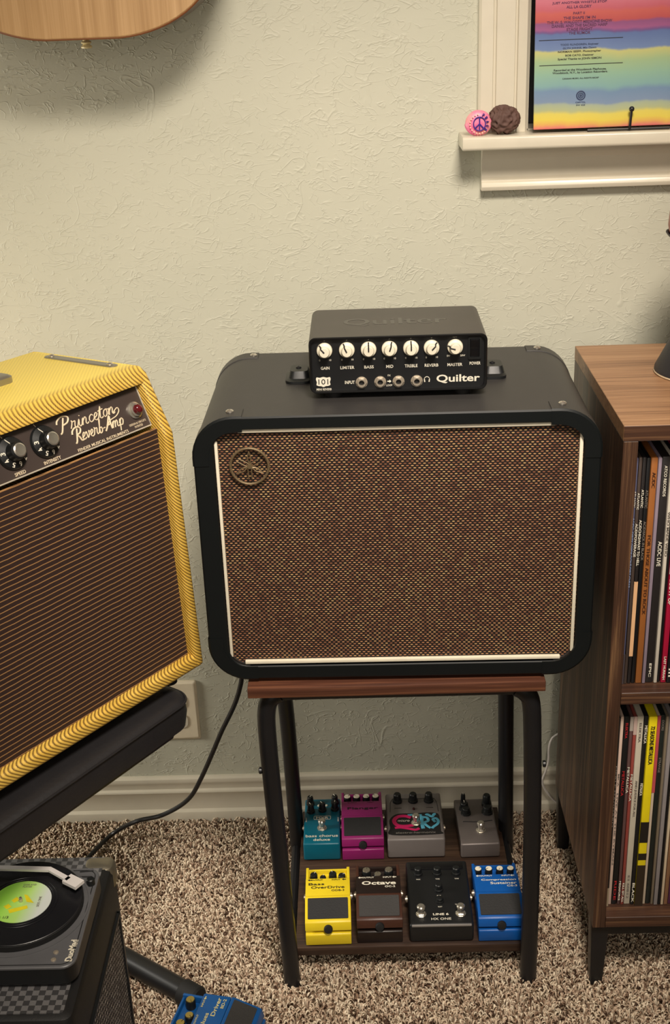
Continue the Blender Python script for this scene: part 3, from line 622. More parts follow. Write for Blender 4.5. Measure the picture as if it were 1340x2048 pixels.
# wide black pedal
t = box_pedal('wide black pedal with two chrome footswitches between the brown and blue pedals', (22, 23, 24), .0935, .132, .0315, .0405, (.1015, PF+.002, PZ), 0, .42, bev=.004)
hz = lambda y: .0315+y*.009/.132
for x in (-.029, .029): footswitch(t, x, .022, hz(.022))
obj('edge_trim', B(-.0435, .0435, -.0001, .0022, .0285, .0322, bev=.001), plain('grey_bumper', (132, 128, 124), .5), t)
sy = (0, 1, .068)
lettering('LINE 6', t, (.0000, .0215, hz(.0215)), (1, 0, 0), sy, .0230, .0042, INK_WHITE, bold=.03)
lettering('HX ONE', t, (.0000, .0125, hz(.0125)), (1, 0, 0), sy, .0290, .0042, INK_WHITE)
lettering('ON', t, (-.029, .0400, hz(.040)), (1, 0, 0), sy, .0040, .0018, INK_WHITE); lettering('TAP/FUNC', t, (.0280, .0400, hz(.040)), (1, 0, 0), sy, .0115, .0018, INK_WHITE)
for x, y, s in ((-.029, .098, 'MIX'), (0, .098, 'TIME'), (.029, .098, 'TONE'), (0, .064, 'FLUX'), (0, .042, 'SELECT')):
    if s != 'SELECT': dome_knob(t, x, y+.006, hz(y+.006)+.0001, .0072, .0110, 0, False)
    lettering(s, t, (x, y-.006, hz(y-.006)), (1, 0, 0), sy, .0062, .0019, INK_WHITE)
dome_knob(t, 0, .048, hz(.048), .0070, .0060, 0, False)
obj('display_bezel', B(-.0400, .0400, .112, .127, hz(.112), hz(.127)+.0006, bev=.001), plain('glossy_black_plastic', (18, 18, 20), .15), t)
jacks(t, .0935, .070, .020)

# ================================================================== SHELF with records
WX_, WXC = (76, 50, 38), None
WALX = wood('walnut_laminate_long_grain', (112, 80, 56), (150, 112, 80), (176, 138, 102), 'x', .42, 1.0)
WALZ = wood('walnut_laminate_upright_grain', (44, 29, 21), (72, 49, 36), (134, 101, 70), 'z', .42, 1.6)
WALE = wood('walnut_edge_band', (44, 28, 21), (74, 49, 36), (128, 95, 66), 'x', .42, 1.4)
shelf = thing('record_shelf', 'walnut brown open shelf unit on black metal legs filled with records', 'shelf', (.3087, -.4234, 0), -.0025)
SW, SDp, ST = .80, .337, .8545
def sb(name, a, mt): return obj(name, B(*a, bev=.0006, seg=1), mt, shelf)
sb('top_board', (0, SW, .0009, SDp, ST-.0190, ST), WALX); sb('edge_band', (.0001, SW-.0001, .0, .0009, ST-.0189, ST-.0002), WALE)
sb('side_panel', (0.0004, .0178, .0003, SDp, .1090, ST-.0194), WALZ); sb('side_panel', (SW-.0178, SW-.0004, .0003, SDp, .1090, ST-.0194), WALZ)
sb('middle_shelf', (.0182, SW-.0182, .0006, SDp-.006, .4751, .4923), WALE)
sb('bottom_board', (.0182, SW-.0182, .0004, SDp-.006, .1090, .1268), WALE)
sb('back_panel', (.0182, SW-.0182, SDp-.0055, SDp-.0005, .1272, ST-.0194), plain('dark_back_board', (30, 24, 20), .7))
bm = bmesh.new(); box(bm, .002, SW-.002, .012, .036, .086, .1086, bev=.001); box(bm, .002, SW-.002, SDp-.034, SDp-.010, .086, .1086, bev=.001); obj('base_frame', bm, BLACK_METAL, shelf)
for x in (.0005, SW-.0235):
    for y in (.008, SDp-.034):
        obj('leg', loft(bmesh.new(), [ringz(rrect(x+.0035, x+.0205, y+.002, y+.020, .001, 2), -.005), ringz(rrect(x, x+.0255, y, y+.025, .001, 2), .1088)], True, True), BLACK_METAL, shelf)

def spine(label, x, w, z0, colr, h=.313, y=-.4000, texts=(), patches=(), tilt=0.0, name='record_sleeve', group=None, glossy=.45):
    """one record sleeve standing on a shelf; x is its left side at the spine foot"""
    t = tag(obj(name, B(-w/2+.0001, w/2-.0001, 0, .300, 0, h, bev=min(w*.3, .0012), seg=2), plain('sleeve_%d_%d_%d' % colr, colr, glossy)), label, 'record', group or ('record sleeves on the upper shelf' if z0 > .4 else 'record sleeves on the lower shelf'))
    t.location = (x+w/2, y, z0+.0004); t.rotation_euler = (0, tilt, 0)
    for (za, zb, c) in patches: obj('printed_patch', B(-w/2-.00002, w/2+.00002, -.0004, .0006, h*za, h*zb), plain('sleeve_%d_%d_%d' % c, c, glossy), t, smooth=False)
    for (s, zc, ln, hh, mt) in texts:
        lettering(s, t, (0, -.0005, h*zc), (0, 0, -1), (1, 0, 0), ln, hh, mt, bold=.012)
    return t
z1 = .4923; z2 = .1268
W_ = INK_WHITE; K_ = INK_BLACK
BLUEINK = plain('pale_blue_print', (150, 168, 205), .6); REDINK = plain('red_print', (180, 34, 40), .6); GREYINK = plain('faded_print', (120, 112, 104), .6); DKB = plain('dark_brown_print', (70, 36, 16), .6)
up = [
 ('thin blue-grey record spine leaning on the left side panel, upper shelf', .0040, (86, 88, 116), [('AC/DC  DIRTY DEEDS DONE DIRT CHEAP', .60, .095, .0028, BLUEINK), ('ATLANTIC', .83, .022, .0025, W_)], [(.0, .14, (70, 62, 66))]),
 ('thin dark brown record spine second from the left, upper shelf', .0042, (70, 58, 52), [('AC/DC', .70, .016, .0030, W_), ('POWERAGE', .63, .030, .0030, W_), ('ATLANTIC', .82, .022, .0024, W_)], []),
 ('black record spine with a peach lower stripe third from the left, upper shelf', .0046, (34, 30, 30), [('AC/DC', .715, .016, .0032, W_), ('HIGHWAY TO HELL', .615, .046, .0032, W_), ('ATLANTIC', .83, .024, .0028, W_)], [(.13, .47, (222, 176, 132))]),
 ('black record spine with grey letters left of the orange-brown spine, upper shelf', .0050, (18, 18, 20), [('AC/DC', .71, .016, .003, GREYINK), ('BACK IN BLACK', .63, .040, .003, GREYINK), ('ATLANTIC', .83, .024, .0028, GREYINK)], []),
 ('thick orange-brown record spine on the upper shelf', .0080, (150, 92, 44), [('FOR THOSE ABOUT TO ROCK', .50, .110, .0040, DKB), ('AC/DC', .91, .020, .004, DKB)], []),
 ('thin lavender-grey record spine right of the orange-brown one', .0044, (140, 126, 140), [], []),
 ('wide black record spine lettered live, between lavender and white spines', .0098, (36, 32, 32), [('AC/DC LIVE', .59, .034, .0048, W_), ('ATCO RECORDS', .90, .040, .0034, W_), ('EPIC', .06, .020, .003, W_)], []),
 ('thin off-white record spine left of the crimson one, upper shelf', .0046, (204, 196, 182), [('WHO MADE WHO', .68, .060, .0030, GREYINK)], []),
 ('thin black record spine between the off-white and crimson spines', .0036, (16, 16, 18), [], []),
 ('crimson record spine with white capitals on the upper shelf', .0070, (168, 18, 56), [('BLOW UP', .42, .036, .0050, W_), ('LAST HURRAH', .07, .034, .0030, W_)], [(.50, 1.0, (186, 178, 176))]),
 ('black record spine right of the crimson one', .0060, (20, 20, 24), [('III', .05, .012, .003, W_)], []),
]
x = .3296
for i, (lb, w, c, tx, pa) in enumerate(up):
    spine(lb, x, w, z1, c, h=.313+random.uniform(-.001, .0012), y=-.4000+random.uniform(-.0015, .0015), texts=tx, patches=pa, tilt=0); x += w+.0004
rest = [('navy', (40, 48, 84)), ('cream', (214, 202, 176)), ('dark green', (30, 52, 40)), ('rust red', (140, 52, 36)), ('grey', (120, 120, 122)), ('black', (20, 20, 22)), ('tan', (164, 136, 100)), ('white', (214, 210, 204)), ('teal', (30, 92, 100)), ('mustard', (186, 146, 48)), ('plum', (84, 40, 72))]
for i in range(11):
    nm, c = rest[i]; w = random.uniform(.004, .007)
    spine('%s record spine beyond the crimson group on the upper shelf' % nm, x, w, z1, c, h=.313+random.uniform(-.001, .001), y=-.4+random.uniform(-.002, .002)); x += w+.0004
low = [
 ('black record spine with worn cream edge against the left side panel, lower shelf', .0040, (34, 28, 24), [('MERLE HAGGARD', .6, .10, .002, GREYINK)], [(.0, .10, (150, 134, 110))]),
 ('thin cream-pink record spine second from the left, lower shelf', .0045, (206, 180, 164), [('LIVE AT THE RYMAN', .42, .120, .0022, GREYINK), ('MCA', .68, .020, .0022, GREYINK)], []),
 ('black record spine with red letters, lower shelf', .0072, (20, 20, 20), [('METALLICA', .66, .040, .0034, REDINK), ('ELEKTRA', .93, .024, .0030, REDINK), ('RIDE', .08, .034, .0030, REDINK)], []),
 ('mauve-brown record spine left of the brick red one, lower shelf', .0044, (92, 68, 66), [('METALLICA', .68, .042, .0030, W_), ('MEGAFORCE', .08, .034, .0026, W_)], [(.93, 1, (170, 160, 150))]),
 ('brick red record spine left of the wide ivory one, lower shelf', .0044, (142, 66, 58), [('METALLICA', .64, .044, .0028, W_), ('KILL EM ALL', .07, .034, .0026, W_)], [(.91, 1, (196, 170, 160))]),
 ('wide ivory record spine on the lower shelf', .0085, (192, 184, 166), [('AND JUSTICE FOR ALL', .58, .060, .0036, GREYINK), ('ELEKTRA', .92, .030, .0030, GREYINK), ('E1 60812', .10, .040, .0030, GREYINK)], []),
 ('black record spine between the ivory and yellow spines, lower shelf', .0052, (20, 20, 22), [('METALLICA', .91, .028, .0034, W_), ('METALLICA', .63, .020, .0034, W_), ('BLACK', .07, .034, .0034, W_)], []),
 ('wide bright yellow record spine with black artwork on the lower shelf', .0112, (226, 206, 20), [('72 SEASONS METALLICA', .86, .060, .0056, K_)], [(.35, .46, (30, 26, 22)), (.255, .29, (34, 28, 20)), (.0, .225, (46, 36, 24))]),
 ('record spine pink above and cream below, right of the yellow one', .0040, (196, 180, 160), [], [(.61, 1, (182, 78, 84))]),
 ('dark green-black record spine right of the pink and cream one', .0062, (26, 32, 28), [('DOORS', .95, .016, .0030, GREYINK), ('STRANGE', .75, .024, .0030, GREYINK)], []),
 ('thin olive-tan record spine on the lower shelf', .0038, (120, 108, 90), [], []),
 ('thin silver-grey record spine on the lower shelf', .0056, (138, 132, 132), [], []),
 ('thin black record spine beside a cream one, lower shelf', .0034, (16, 15, 15), [], []),
 ('thin cream record spine near the right frame edge, lower shelf', .0040, (206, 188, 160), [], []),
 ('brown worn record spine at the right frame edge, lower shelf', .0056, (136, 100, 72), [('COUNTRY', .7, .05, .0030, GREYINK)], []),
]
x = .3302
for i, (lb, w, c, tx, pa) in enumerate(low):
    spine(lb, x, w, z2, c, h=.313+random.uniform(-.001, .001), y=-.3985+random.uniform(-.002, .002), texts=tx, patches=pa); x += w+.0004
for i in range(11):
    nm, c = rest[10-i]; w = random.uniform(.004, .007)
    spine('%s record spine beyond the brown worn one on the lower shelf' % nm, x, w, z2, c, h=.313+random.uniform(-.001, .001), y=-.4+random.uniform(-.002, .002)); x += w+.0004

# lamp on the shelf
lamp = thing('table_lamp', 'black cone table lamp with copper globe at the right end of the shelf top', 'lamp', (.4500, -.2250, ST+.0002))
obj('base', lathe(bmesh.new(), [(.0585, 0), (.0605, .003), (.0600, .007), (.0080, .118), (.0065, .130)], 40), plain('matte_black_metal', (40, 40, 43), .5), lamp)
obj('base_ring', lathe(bmesh.new(), [(.0580, 0), (.0600, -.0001), (.0612, .0015), (.0605, .003)], 40), plain('pale_cork', (190, 170, 140), .7), lamp)
obj('shade', lathe(bmesh.new(), [(.0065, .130), (.0090, .136), (.0560, .178), (.0580, .181), (.0560, .181), (.0080, .140)], 40), plain('matte_black_metal', (40, 40, 43), .5), lamp)
obj('globe', lathe(bmesh.new(), [(.0540, .181), (.0560, .190), (.0550, .206), (.0490, .222), (.0350, .236), (.0160, .243), (0, .245)], 40), plain('red_copper', (150, 62, 50), .28, .5), lamp)

# ================================================================== WINDOW SILL THINGS
SZ = 1.1407
# album propped in the window: plain generic bands of watercolour, with the printed text lines
def album_mat():
    mt, nt, bs = new_mat('watercolour_bands'); t = N(nt, 'ShaderNodeTexCoord'); sp = N(nt, 'ShaderNodeSeparateXYZ'); nt.links.new(t.outputs['Object'], sp.inputs[0])
    w = noise_tex(nt, coords(nt, (1, 1, .4)), 16, 4, .55)
    z = mth(nt, 'ADD', sp.outputs[2], mth(nt, 'MULTIPLY', mth(nt, 'SUBTRACT', w, .5), .016))
    z = mth(nt, 'DIVIDE', z, .315)
    c = ramp(nt, z, [(-0.014, srgb(204, 104, 97)), (0.004, srgb(207, 119, 101)), (0.017, srgb(211, 162, 81)), (0.035, srgb(213, 192, 75)), (0.059, srgb(209, 193, 86)), (0.072, srgb(167, 172, 126)), (0.096, srgb(155, 166, 142)), (0.106, srgb(117, 136, 163)), (0.152, srgb(106, 132, 161)), (0.172, srgb(120, 158, 157)), (0.222, srgb(133, 169, 146)), (0.271, srgb(149, 173, 129)), (0.310, srgb(184, 182, 114)), (0.318, srgb(102, 123, 164)), (0.377, srgb(84, 104, 152)), (0.384, srgb(99, 70, 126)), (0.396, srgb(148, 78, 125)), (0.419, srgb(130, 69, 116)), (0.427, srgb(177, 71, 71)), (0.458, srgb(189, 86, 78)), (0.473, srgb(185, 86, 100)), (0.504, srgb(194, 104, 121)), (1.000, srgb(207, 137, 145))])
    nt.links.new(c, bs.inputs['Base Color']); bs.inputs['Roughness'].default_value = .5; return mt
def setm(o, m): o.matrix_world = m
al = 0.055
am = Matrix.Translation((.2475, -.0480, SZ+.0045)) @ Matrix.Rotation(-al, 4, 'X') @ Matrix.Rotation(-.004, 4, 'Y')
alb = obj('album_cover', B(0, .3150, 0, .0035, 0, .3150, bev=.0005, seg=1), album_mat()); alb.matrix_world = am
tag(alb, 'square record sleeve with rainbow watercolour bands and printed text standing in the window', 'record')
VIO = plain('violet_print', (84, 34, 74), .6); NAV = plain('navy_print', (44, 58, 90), .6)
def al_px(u, v):
    n = am.to_3x3() @ Vector((0, 1, 0)); p = on_plane(u, v, am.translation, n); return am.inverted() @ p
for s, u, v, wpx, hpx, mt in [('JUST ANOTHER WHISTLE STOP', 1159, 5, 100, 6, VIO), ('ALL LA GLORY', 1158, 13, 46, 6, VIO), ('PART II', 1158, 26, 21, 5, VIO), ("THE SHAPE I'M IN", 1159, 35, 59, 6, VIO), ('THE W. S. WALCOTT MEDICINE SHOW', 1159, 43, 120, 6, VIO), ('DANIEL AND THE SACRED HARP', 1159, 50.5, 102, 6, VIO), ('STAGE FRIGHT', 1159, 58, 48, 6, VIO), ('THE RUMOR', 1159, 65.5, 40, 6, VIO),
    ('TODD RUNDGREN, Engineer', 1159, 89, 71, 5, NAV), ('GLYN JOHNS, Mix Down', 1159, 96, 62, 5, NAV), ('NORMAN SEEFF, Photographer', 1159, 103, 80, 5, K_), ('BOB CATO, Designer', 1159, 110.5, 53, 5, K_), ('Special Thanks to JOHN SIMON', 1159, 117.5, 81, 5.5, K_),
    ('Recorded at the Woodstock Playhouse,', 1160, 139.5, 98, 5.5, K_), ('Woodstock, N.Y., by Location Recorders.', 1160, 145, 103, 5.5, K_), ('CANAAN MUSIC, ALL RIGHTS ASCAP', 1161, 156.5, 68, 3.5, K_), ('CAPITOL', 1161, 204.5, 19, 3.2, NAV), ('SW 425', 1161, 210, 17, 3.2, NAV)]:
    p = al_px(u, v); lettering(s, alb, (p.x, 0, p.z), (1, 0, 0), (0, 0, 1), wpx*.000708, hpx*.00060, mt, bold=.018)
for v in (78, 128.5):
    p = al_px(1162, v); obj('rule_line', B(p.x-.055, p.x+.055, -.0004, .0001, p.z-.0004, p.z+.0004), K_, alb, smooth=False)
p = al_px(1161.5, 191)
for r0, rt in ((.0054, .0009), (.0031, .0007), (.0010, .0008)):
    obj('emblem_ring', tube(bmesh.new(), [Vector((p.x+r0*cos(2*pi*i/28), -.0002, p.z+r0*sin(2*pi*i/28))) for i in range(28)], rt, 6, True, flat=.3, up=(0, 1, 0)), NAV, alb)
es = thing('display_easel', 'small black wire easel with ball tipped peg holding the rainbow sleeve', 'stand', (.3740, -.0560, SZ))
bp = at_y(1259, 262, -.056)-es.location; tp = at_y(1263.5, 218, -.0575)-es.location
obj('peg', tube(bmesh.new(), [Vector((bp.x, 0, .0022)), tp], .0017, 10), BLACK_METAL, es)
bm = bmesh.new(); bmesh.ops.create_uvsphere(bm, u_segments=16, v_segments=10, radius=.0036); bmesh.ops.translate(bm, verts=bm.verts, vec=tp); obj('ball_tip', bm, BLACK_METAL, es)
obj('foot_wire', tube(bmesh.new(), [Vector((bp.x, 0, .0022)), Vector((bp.x, .052, .0022))], .0017, 8), BLACK_METAL, es)
obj('cross_wire', tube(bmesh.new(), [Vector((-.055, .0035, .0022)), Vector((.055, .0035, .0022))], .0017, 8), BLACK_METAL, es)

# painted pebble
def pebble_mat():
    mt, nt, bs = new_mat('pink_paint'); v = coords(nt)
    nt.links.new(ramp(nt, noise_tex(nt, v, 60, 3), [(.3, srgb(214, 84, 140)), (.5, srgb(226, 128, 156)), (.7, srgb(236, 158, 150))]), bs.inputs['Base Color']); bs.inputs['Roughness'].default_value = .4; return mt
def blob(w, d, h, mt, name, f, sub=4):
    bm = bmesh.new(); bmesh.ops.create_icosphere(bm, subdivisions=sub, radius=1)
    for vtx in bm.verts:
        p = vtx.co.copy(); k = f(p); vtx.co = Vector((p.x*w/2*k, p.y*d/2*k, (p.z*h/2*k)+h/2))
    zmin = min(v.co.z for v in bm.verts)
    for vtx in bm.verts: vtx.co.z = max(vtx.co.z-zmin-.0006, 0)
    return obj(name, bm, mt)
pk = blob(.0355, .0150, .0335, pebble_mat(), 'painted_pebble', lambda p: 1+.06*noise.noise(p*1.2)+(.10*(p.x*.5-p.z*.3) if p.z > 0 else .03), 4)
pk.location = (.1728, -.0500, SZ-.0002); pk.rotation_euler = (-.05, 0, 0); tag(pk, 'pink painted pebble with purple peace sign standing on the window sill', 'rock')
PUR = plain('purple_paint', (66, 38, 130), .5)
pc = Vector((.0012, -.0077, .0155)); bm = bmesh.new()
tube(bm, [pc+Vector((.0080*cos(t), -.0004+.0006*abs(cos(t)), .0088*sin(t))) for t in [2*pi*i/28 for i in range(28)]], .00085, 6, True)
for d in ((0, 1), (0, -1), (-.72, -.62), (.66, -.66)): tube(bm, [pc+Vector((0, -.0004, 0)), pc+Vector((d[0]*.0080, 0, d[1]*.0086))], .0010, 6)
obj('peace_sign', bm, PUR, pk, label='purple peace sign')
for i, ch in enumerate('PEACE'):
    a = radians(62-26*i); lettering(ch, pk, pc+Vector((.0118*cos(a)*.92, .0012, .0118*sin(a)+.0006)), (sin(a), .2, -cos(a)), (cos(a), .2, sin(a)), .0028, .0036, PUR, bold=.03, lift=.0009, thick=.0012)
bm = bmesh.new()
for i in range(13):
    a = radians(100+i*17); q = pc+Vector((.0128*cos(a), .0006, .0136*sin(a)*.9)); disc_plate(bm, q+Vector((0, .0012, 0)), (0, -1, 0), .0009, .0024, 8)
stuff(obj('paint_dots', bm, plain('cream_paint_dot', (244, 206, 170), .5), pk))
def rk(p):
    n = noise.noise(p*1.6+Vector((3, 1, 2))); r = 1-abs(noise.noise(p*2.6+Vector((7, 2, 9))))*2
    return 1+.08*n+.20*(r-.6)+.015*(1-abs(noise.noise(p*5.5))*2)
bk_ = blob(.0405, .032, .0375, plain('dark_brown_clay', (92, 66, 58), .75, grain=.3, gscale=250, var=.2), 'crumpled_rock', rk, 5)
bk_.location = (.2075, -.0440, SZ-.0002); tag(bk_, 'dark brown crumpled round rock on the window sill beside the pink pebble', 'rock')

# ================================================================== YELLOW TWEED AMPLIFIER
td, tt_ = .9323, .0528
TX = Vector((cos(td), sin(td), 0)); TB = Vector((-sin(td), cos(td), 0)); TYv = TB*cos(tt_)-Zv*sin(tt_); TU = Zv*cos(tt_)+TB*sin(tt_)
TM = Matrix((TX, TYv, TU)).transposed().to_4x4(); TM.translation = Vector((-.2114, -.3606, .5136))
tw = thing('tweed_amplifier', 'yellow tweed covered guitar amplifier with dark striped grille on the black bench', 'amplifier', mat=TM)
def tweed_mat():
    mt, nt, bs = new_mat('yellow_tweed'); t = N(nt, 'ShaderNodeTexCoord'); sp = N(nt, 'ShaderNodeSeparateXYZ'); nt.links.new(t.outputs['Object'], sp.inputs[0])
    x, y, z = sp.outputs
    s = mth(nt, 'ADD', mth(nt, 'ADD', mth(nt, 'MULTIPLY', x, .8), z), mth(nt, 'MULTIPLY', y, -.9))
    s = mth(nt, 'ADD', s, mth(nt, 'MULTIPLY', noise_tex(nt, coords(nt), 60, 2), .0012))
    fr = mth(nt, 'FRACT', mth(nt, 'DIVIDE', s, .0048))
    st = ramp(nt, fr, [(.0, (1, 1, 1, 1)), (.20, (.8, .8, .8, 1)), (.44, (0, 0, 0, 1)), (.78, (0, 0, 0, 1)), (1, (1, 1, 1, 1))])
    # thread of the other direction breaks the lines into stitches
    s2 = mth(nt, 'FRACT', mth(nt, 'DIVIDE', mth(nt, 'SUBTRACT', mth(nt, 'MULTIPLY', x, 1.0), mth(nt, 'SUBTRACT', z, y)), .0021))
    dash = mth(nt, 'ADD', mth(nt, 'MULTIPLY', mth(nt, 'GREATER_THAN', s2, .35), .35), .65)
    lid_glare = mth(nt, 'MULTIPLY', mth(nt, 'SUBTRACT', y, .034), 38.0, clamp=True)      # mask painting glare into the lid colour: paler, fainter stripes behind its front roll
    top = mth(nt, 'MULTIPLY', lid_glare, mth(nt, 'GREATER_THAN', z, .398))
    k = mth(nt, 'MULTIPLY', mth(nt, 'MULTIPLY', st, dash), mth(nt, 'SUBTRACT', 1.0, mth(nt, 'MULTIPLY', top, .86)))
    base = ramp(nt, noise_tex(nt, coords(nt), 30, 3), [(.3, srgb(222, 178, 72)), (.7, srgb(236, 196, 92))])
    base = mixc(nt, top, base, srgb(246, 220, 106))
    nt.links.new(mixc(nt, k, base, srgb(74, 38, 8)), bs.inputs['Base Color'])
    bs.inputs['Roughness'].default_value = .5; bump(nt, bs, st, .25, .0005); return mt
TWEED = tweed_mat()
side = [(0, .0008), (0, .325), (.0290, .3890), (.0335, .3985), (.043, .4055), (.237, .4055), (.241, .401), (.241, .0008)]
TWW = .505
obj('side_panel', prism(bmesh.new(), side, -.0165, 0, 'x', bev=.0055, seg=3), TWEED, tw)
obj('side_panel', prism(bmesh.new(), side, -TWW, -TWW+.0165, 'x', bev=.0055, seg=3), TWEED, tw)
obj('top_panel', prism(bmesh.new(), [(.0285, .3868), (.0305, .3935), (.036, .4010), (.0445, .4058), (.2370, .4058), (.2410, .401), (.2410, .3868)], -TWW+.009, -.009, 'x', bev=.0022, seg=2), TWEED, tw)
obj('bottom_panel', prism(bmesh.new(), [(.0, .0008), (.0, .0205), (.240, .0205), (.240, .0008)], -TWW+.009, -.009, 'x', bev=.006, seg=3), TWEED, tw)
obj('back_panel', B(-TWW+.012, -.012, .232, .238, .018, .39), TWEED, tw, smooth=False)
def striped_cloth():
    mt, nt, bs = new_mat('oxblood_striped_cloth'); t = N(nt, 'ShaderNodeTexCoord'); sp = N(nt, 'ShaderNodeSeparateXYZ'); nt.links.new(t.outputs['Object'], sp.inputs[0])
    x, y, z = sp.outputs
    zz = mth(nt, 'ADD', z, mth(nt, 'MULTIPLY', noise_tex(nt, coords(nt), 45, 2), .0016))
    fr = mth(nt, 'FRACT', mth(nt, 'DIVIDE', zz, .00635)); d = mth(nt, 'ABSOLUTE', mth(nt, 'SUBTRACT', fr, .5))
    ln = mth(nt, 'MULTIPLY', mth(nt, 'SUBTRACT', .115, d), 13, clamp=True)
    wv = N(nt, 'ShaderNodeTexBrick'); wv.inputs['Scale'].default_value = 1; wv.inputs['Brick Width'].default_value = .0016; wv.inputs['Row Height'].default_value = .0012; wv.inputs['Mortar Size'].default_value = .0002
    cb = N(nt, 'ShaderNodeCombineXYZ'); nt.links.new(x, cb.inputs[0]); nt.links.new(z, cb.inputs[1]); nt.links.new(cb.outputs[0], wv.inputs['Vector'])
    wv.inputs['Color1'].default_value = srgb(66, 40, 31); wv.inputs['Color2'].default_value = srgb(50, 30, 24); wv.inputs['Mortar'].default_value = srgb(30, 17, 13)
    nt.links.new(mixc(nt, ln, wv.outputs['Color'], srgb(172, 128, 78)), bs.inputs['Base Color']); bs.inputs['Roughness'].default_value = .75
    bump(nt, bs, ln, .4, .0005); return mt
obj('grille_cloth', B(-TWW+.016, -.016, .0125, .0160, .0195, .3330), striped_cloth(), tw, smooth=False)
# slanted control panel
pA = Vector((0, .0205, .3365)); pB = Vector((0, .0400, .3862)); pu = (pB-pA).normalized(); pn = Vector((1, 0, 0)).cross(pu)
def pp(x, s, d=0): return Vector((x, 0, 0))+pA+(pB-pA)*s+pn*d
PANM = plain('brown_black_panel', (66, 56, 52), .42)
bm = bmesh.new(); vs = [bm.verts.new(p) for p in (pp(-TWW+.0175, 0), pp(-.0175, 0), pp(-.0175, 1), pp(-TWW+.0175, 1), pp(-TWW+.0175, 0, -.003), pp(-.0175, 0, -.003), pp(-.0175, 1, -.003), pp(-TWW+.0175, 1, -.003))]
for q in ((0, 1, 2, 3), (7, 6, 5, 4), (0, 4, 5, 1), (1, 5, 6, 2), (2, 6, 7, 3), (3, 7, 4, 0)): bm.faces.new([vs[i] for i in q])
obj('control_panel', fix(bm), PANM, tw, smooth=False)
TRM = plain('pale_panel_edge', (206, 196, 176), .35, .3)
obj('panel_edge', tube(bmesh.new(), [pp(-TWW+.0180, .00, .0008), pp(-.0185, .00, .0008), pp(-.0185, 1.0, .0008)], .0010, 6), TRM, tw)
GOLDP = plain('cream_panel_print', (226, 208, 176), .5)
def on_panel(u, v):
    n = (TM.to_3x3() @ pn); return TM.inverted() @ on_plane(u, v, TM @ pA, n)
for u, v, nm in ((88, 884, 'INTENSITY'), (22, 907, 'SPEED'), (-44, 930, 'REVERB'), (-112, 954, 'BASS'), (-182, 979, 'TREBLE')):
    q = on_panel(u, v); o0 = q
    Mk = frame(q+pn*.0005, (1, 0, 0), pu, pn)
    k = obj('knob', lathe(bmesh.new(), [(.0188, 0), (.0192, .0012), (.0178, .0038), (.0108, .0062), (.0098, .0160), (.0088, .0172), (0, .0172)], 32, Mk), BLACK_PLASTIC, tw)
    obj('knob_cap', lathe(bmesh.new(), [(.0078, .0170), (.0080, .0182), (.0066, .0190), (0, .0178)], 24, Mk), CHROME, k)
    for i, ch in enumerate('12345678'):
        a = radians(150-i*36+(-20)); dv = Vector((cos(a), sin(a), 0))
        if ch in '34567':
            aa = radians({'3': 172, '4': 208, '5': 244, '6': 280, '7': 316}[ch]); dv = Vector((cos(aa), sin(aa), 0))
            c0 = Mk @ Vector((dv.x*.0143, dv.y*.0143, .0054)); rad_ = Mk.to_3x3() @ dv; tan_ = Mk.to_3x3() @ Vector((dv.y, -dv.x, 0))
            lettering(ch, k, c0, tan_, rad_ - pn*.30, .0036, .0056, INK_WHITE, name='dial_number', lift=.0003, bold=.02)
    obj('pointer', tube(bmesh.new(), [Mk @ Vector((-.002, .0105, .0078)), Mk @ Vector((-.004, .0165, .0036))], .0005, 5), INK_WHITE, k)
    wds = {'INTENSITY': .0245, 'SPEED': .0150}.get(nm, .015)
    lettering(nm, tw, (q.x+.0005, pp(0, .10).y, pp(0, .10).z) if 0 else pp(q.x+.001, .085), (1, 0, 0), pu, wds, .0040, GOLDP, bold=.012)
    obj('index_mark', tube(bmesh.new(), [pp(q.x-.0045, .93, .0003), pp(q.x-.0010, .80, .0003)], .0004, 5), GOLDP, tw)
q = on_panel(268, 821)
jw = obj('jewel_lamp', lathe(bmesh.new(), [(.0105, 0), (.0105, .0022), (.0082, .0030), (.0082, .0055), (.0070, .0060)], 28, frame(q, (1, 0, 0), pu, pn)), CHROME, tw)
obj('jewel', lathe(bmesh.new(), [(.0062, .0055), (.0062, .0085), (.0046, .0120), (.0018, .0138), (0, .0140)], 10, frame(q, (1, 0, 0), pu, pn)), plain('dark_red_jewel', (92, 22, 28), .12, coat=1.0), jw)
lettering('FENDER MUSICAL INSTRUMENTS', tw, pp(-.0945, .070), (1, 0, 0), pu, .0800, .0036, GOLDP, bold=.008)
lettering('DESIGN & CIRCUITS', tw, pp(-.0365, .160), (1, 0, 0), pu, .0270, .0026, GOLDP); lettering('PATENTED', tw, pp(-.0365, .085), (1, 0, 0), pu, .0130, .0026, GOLDP)
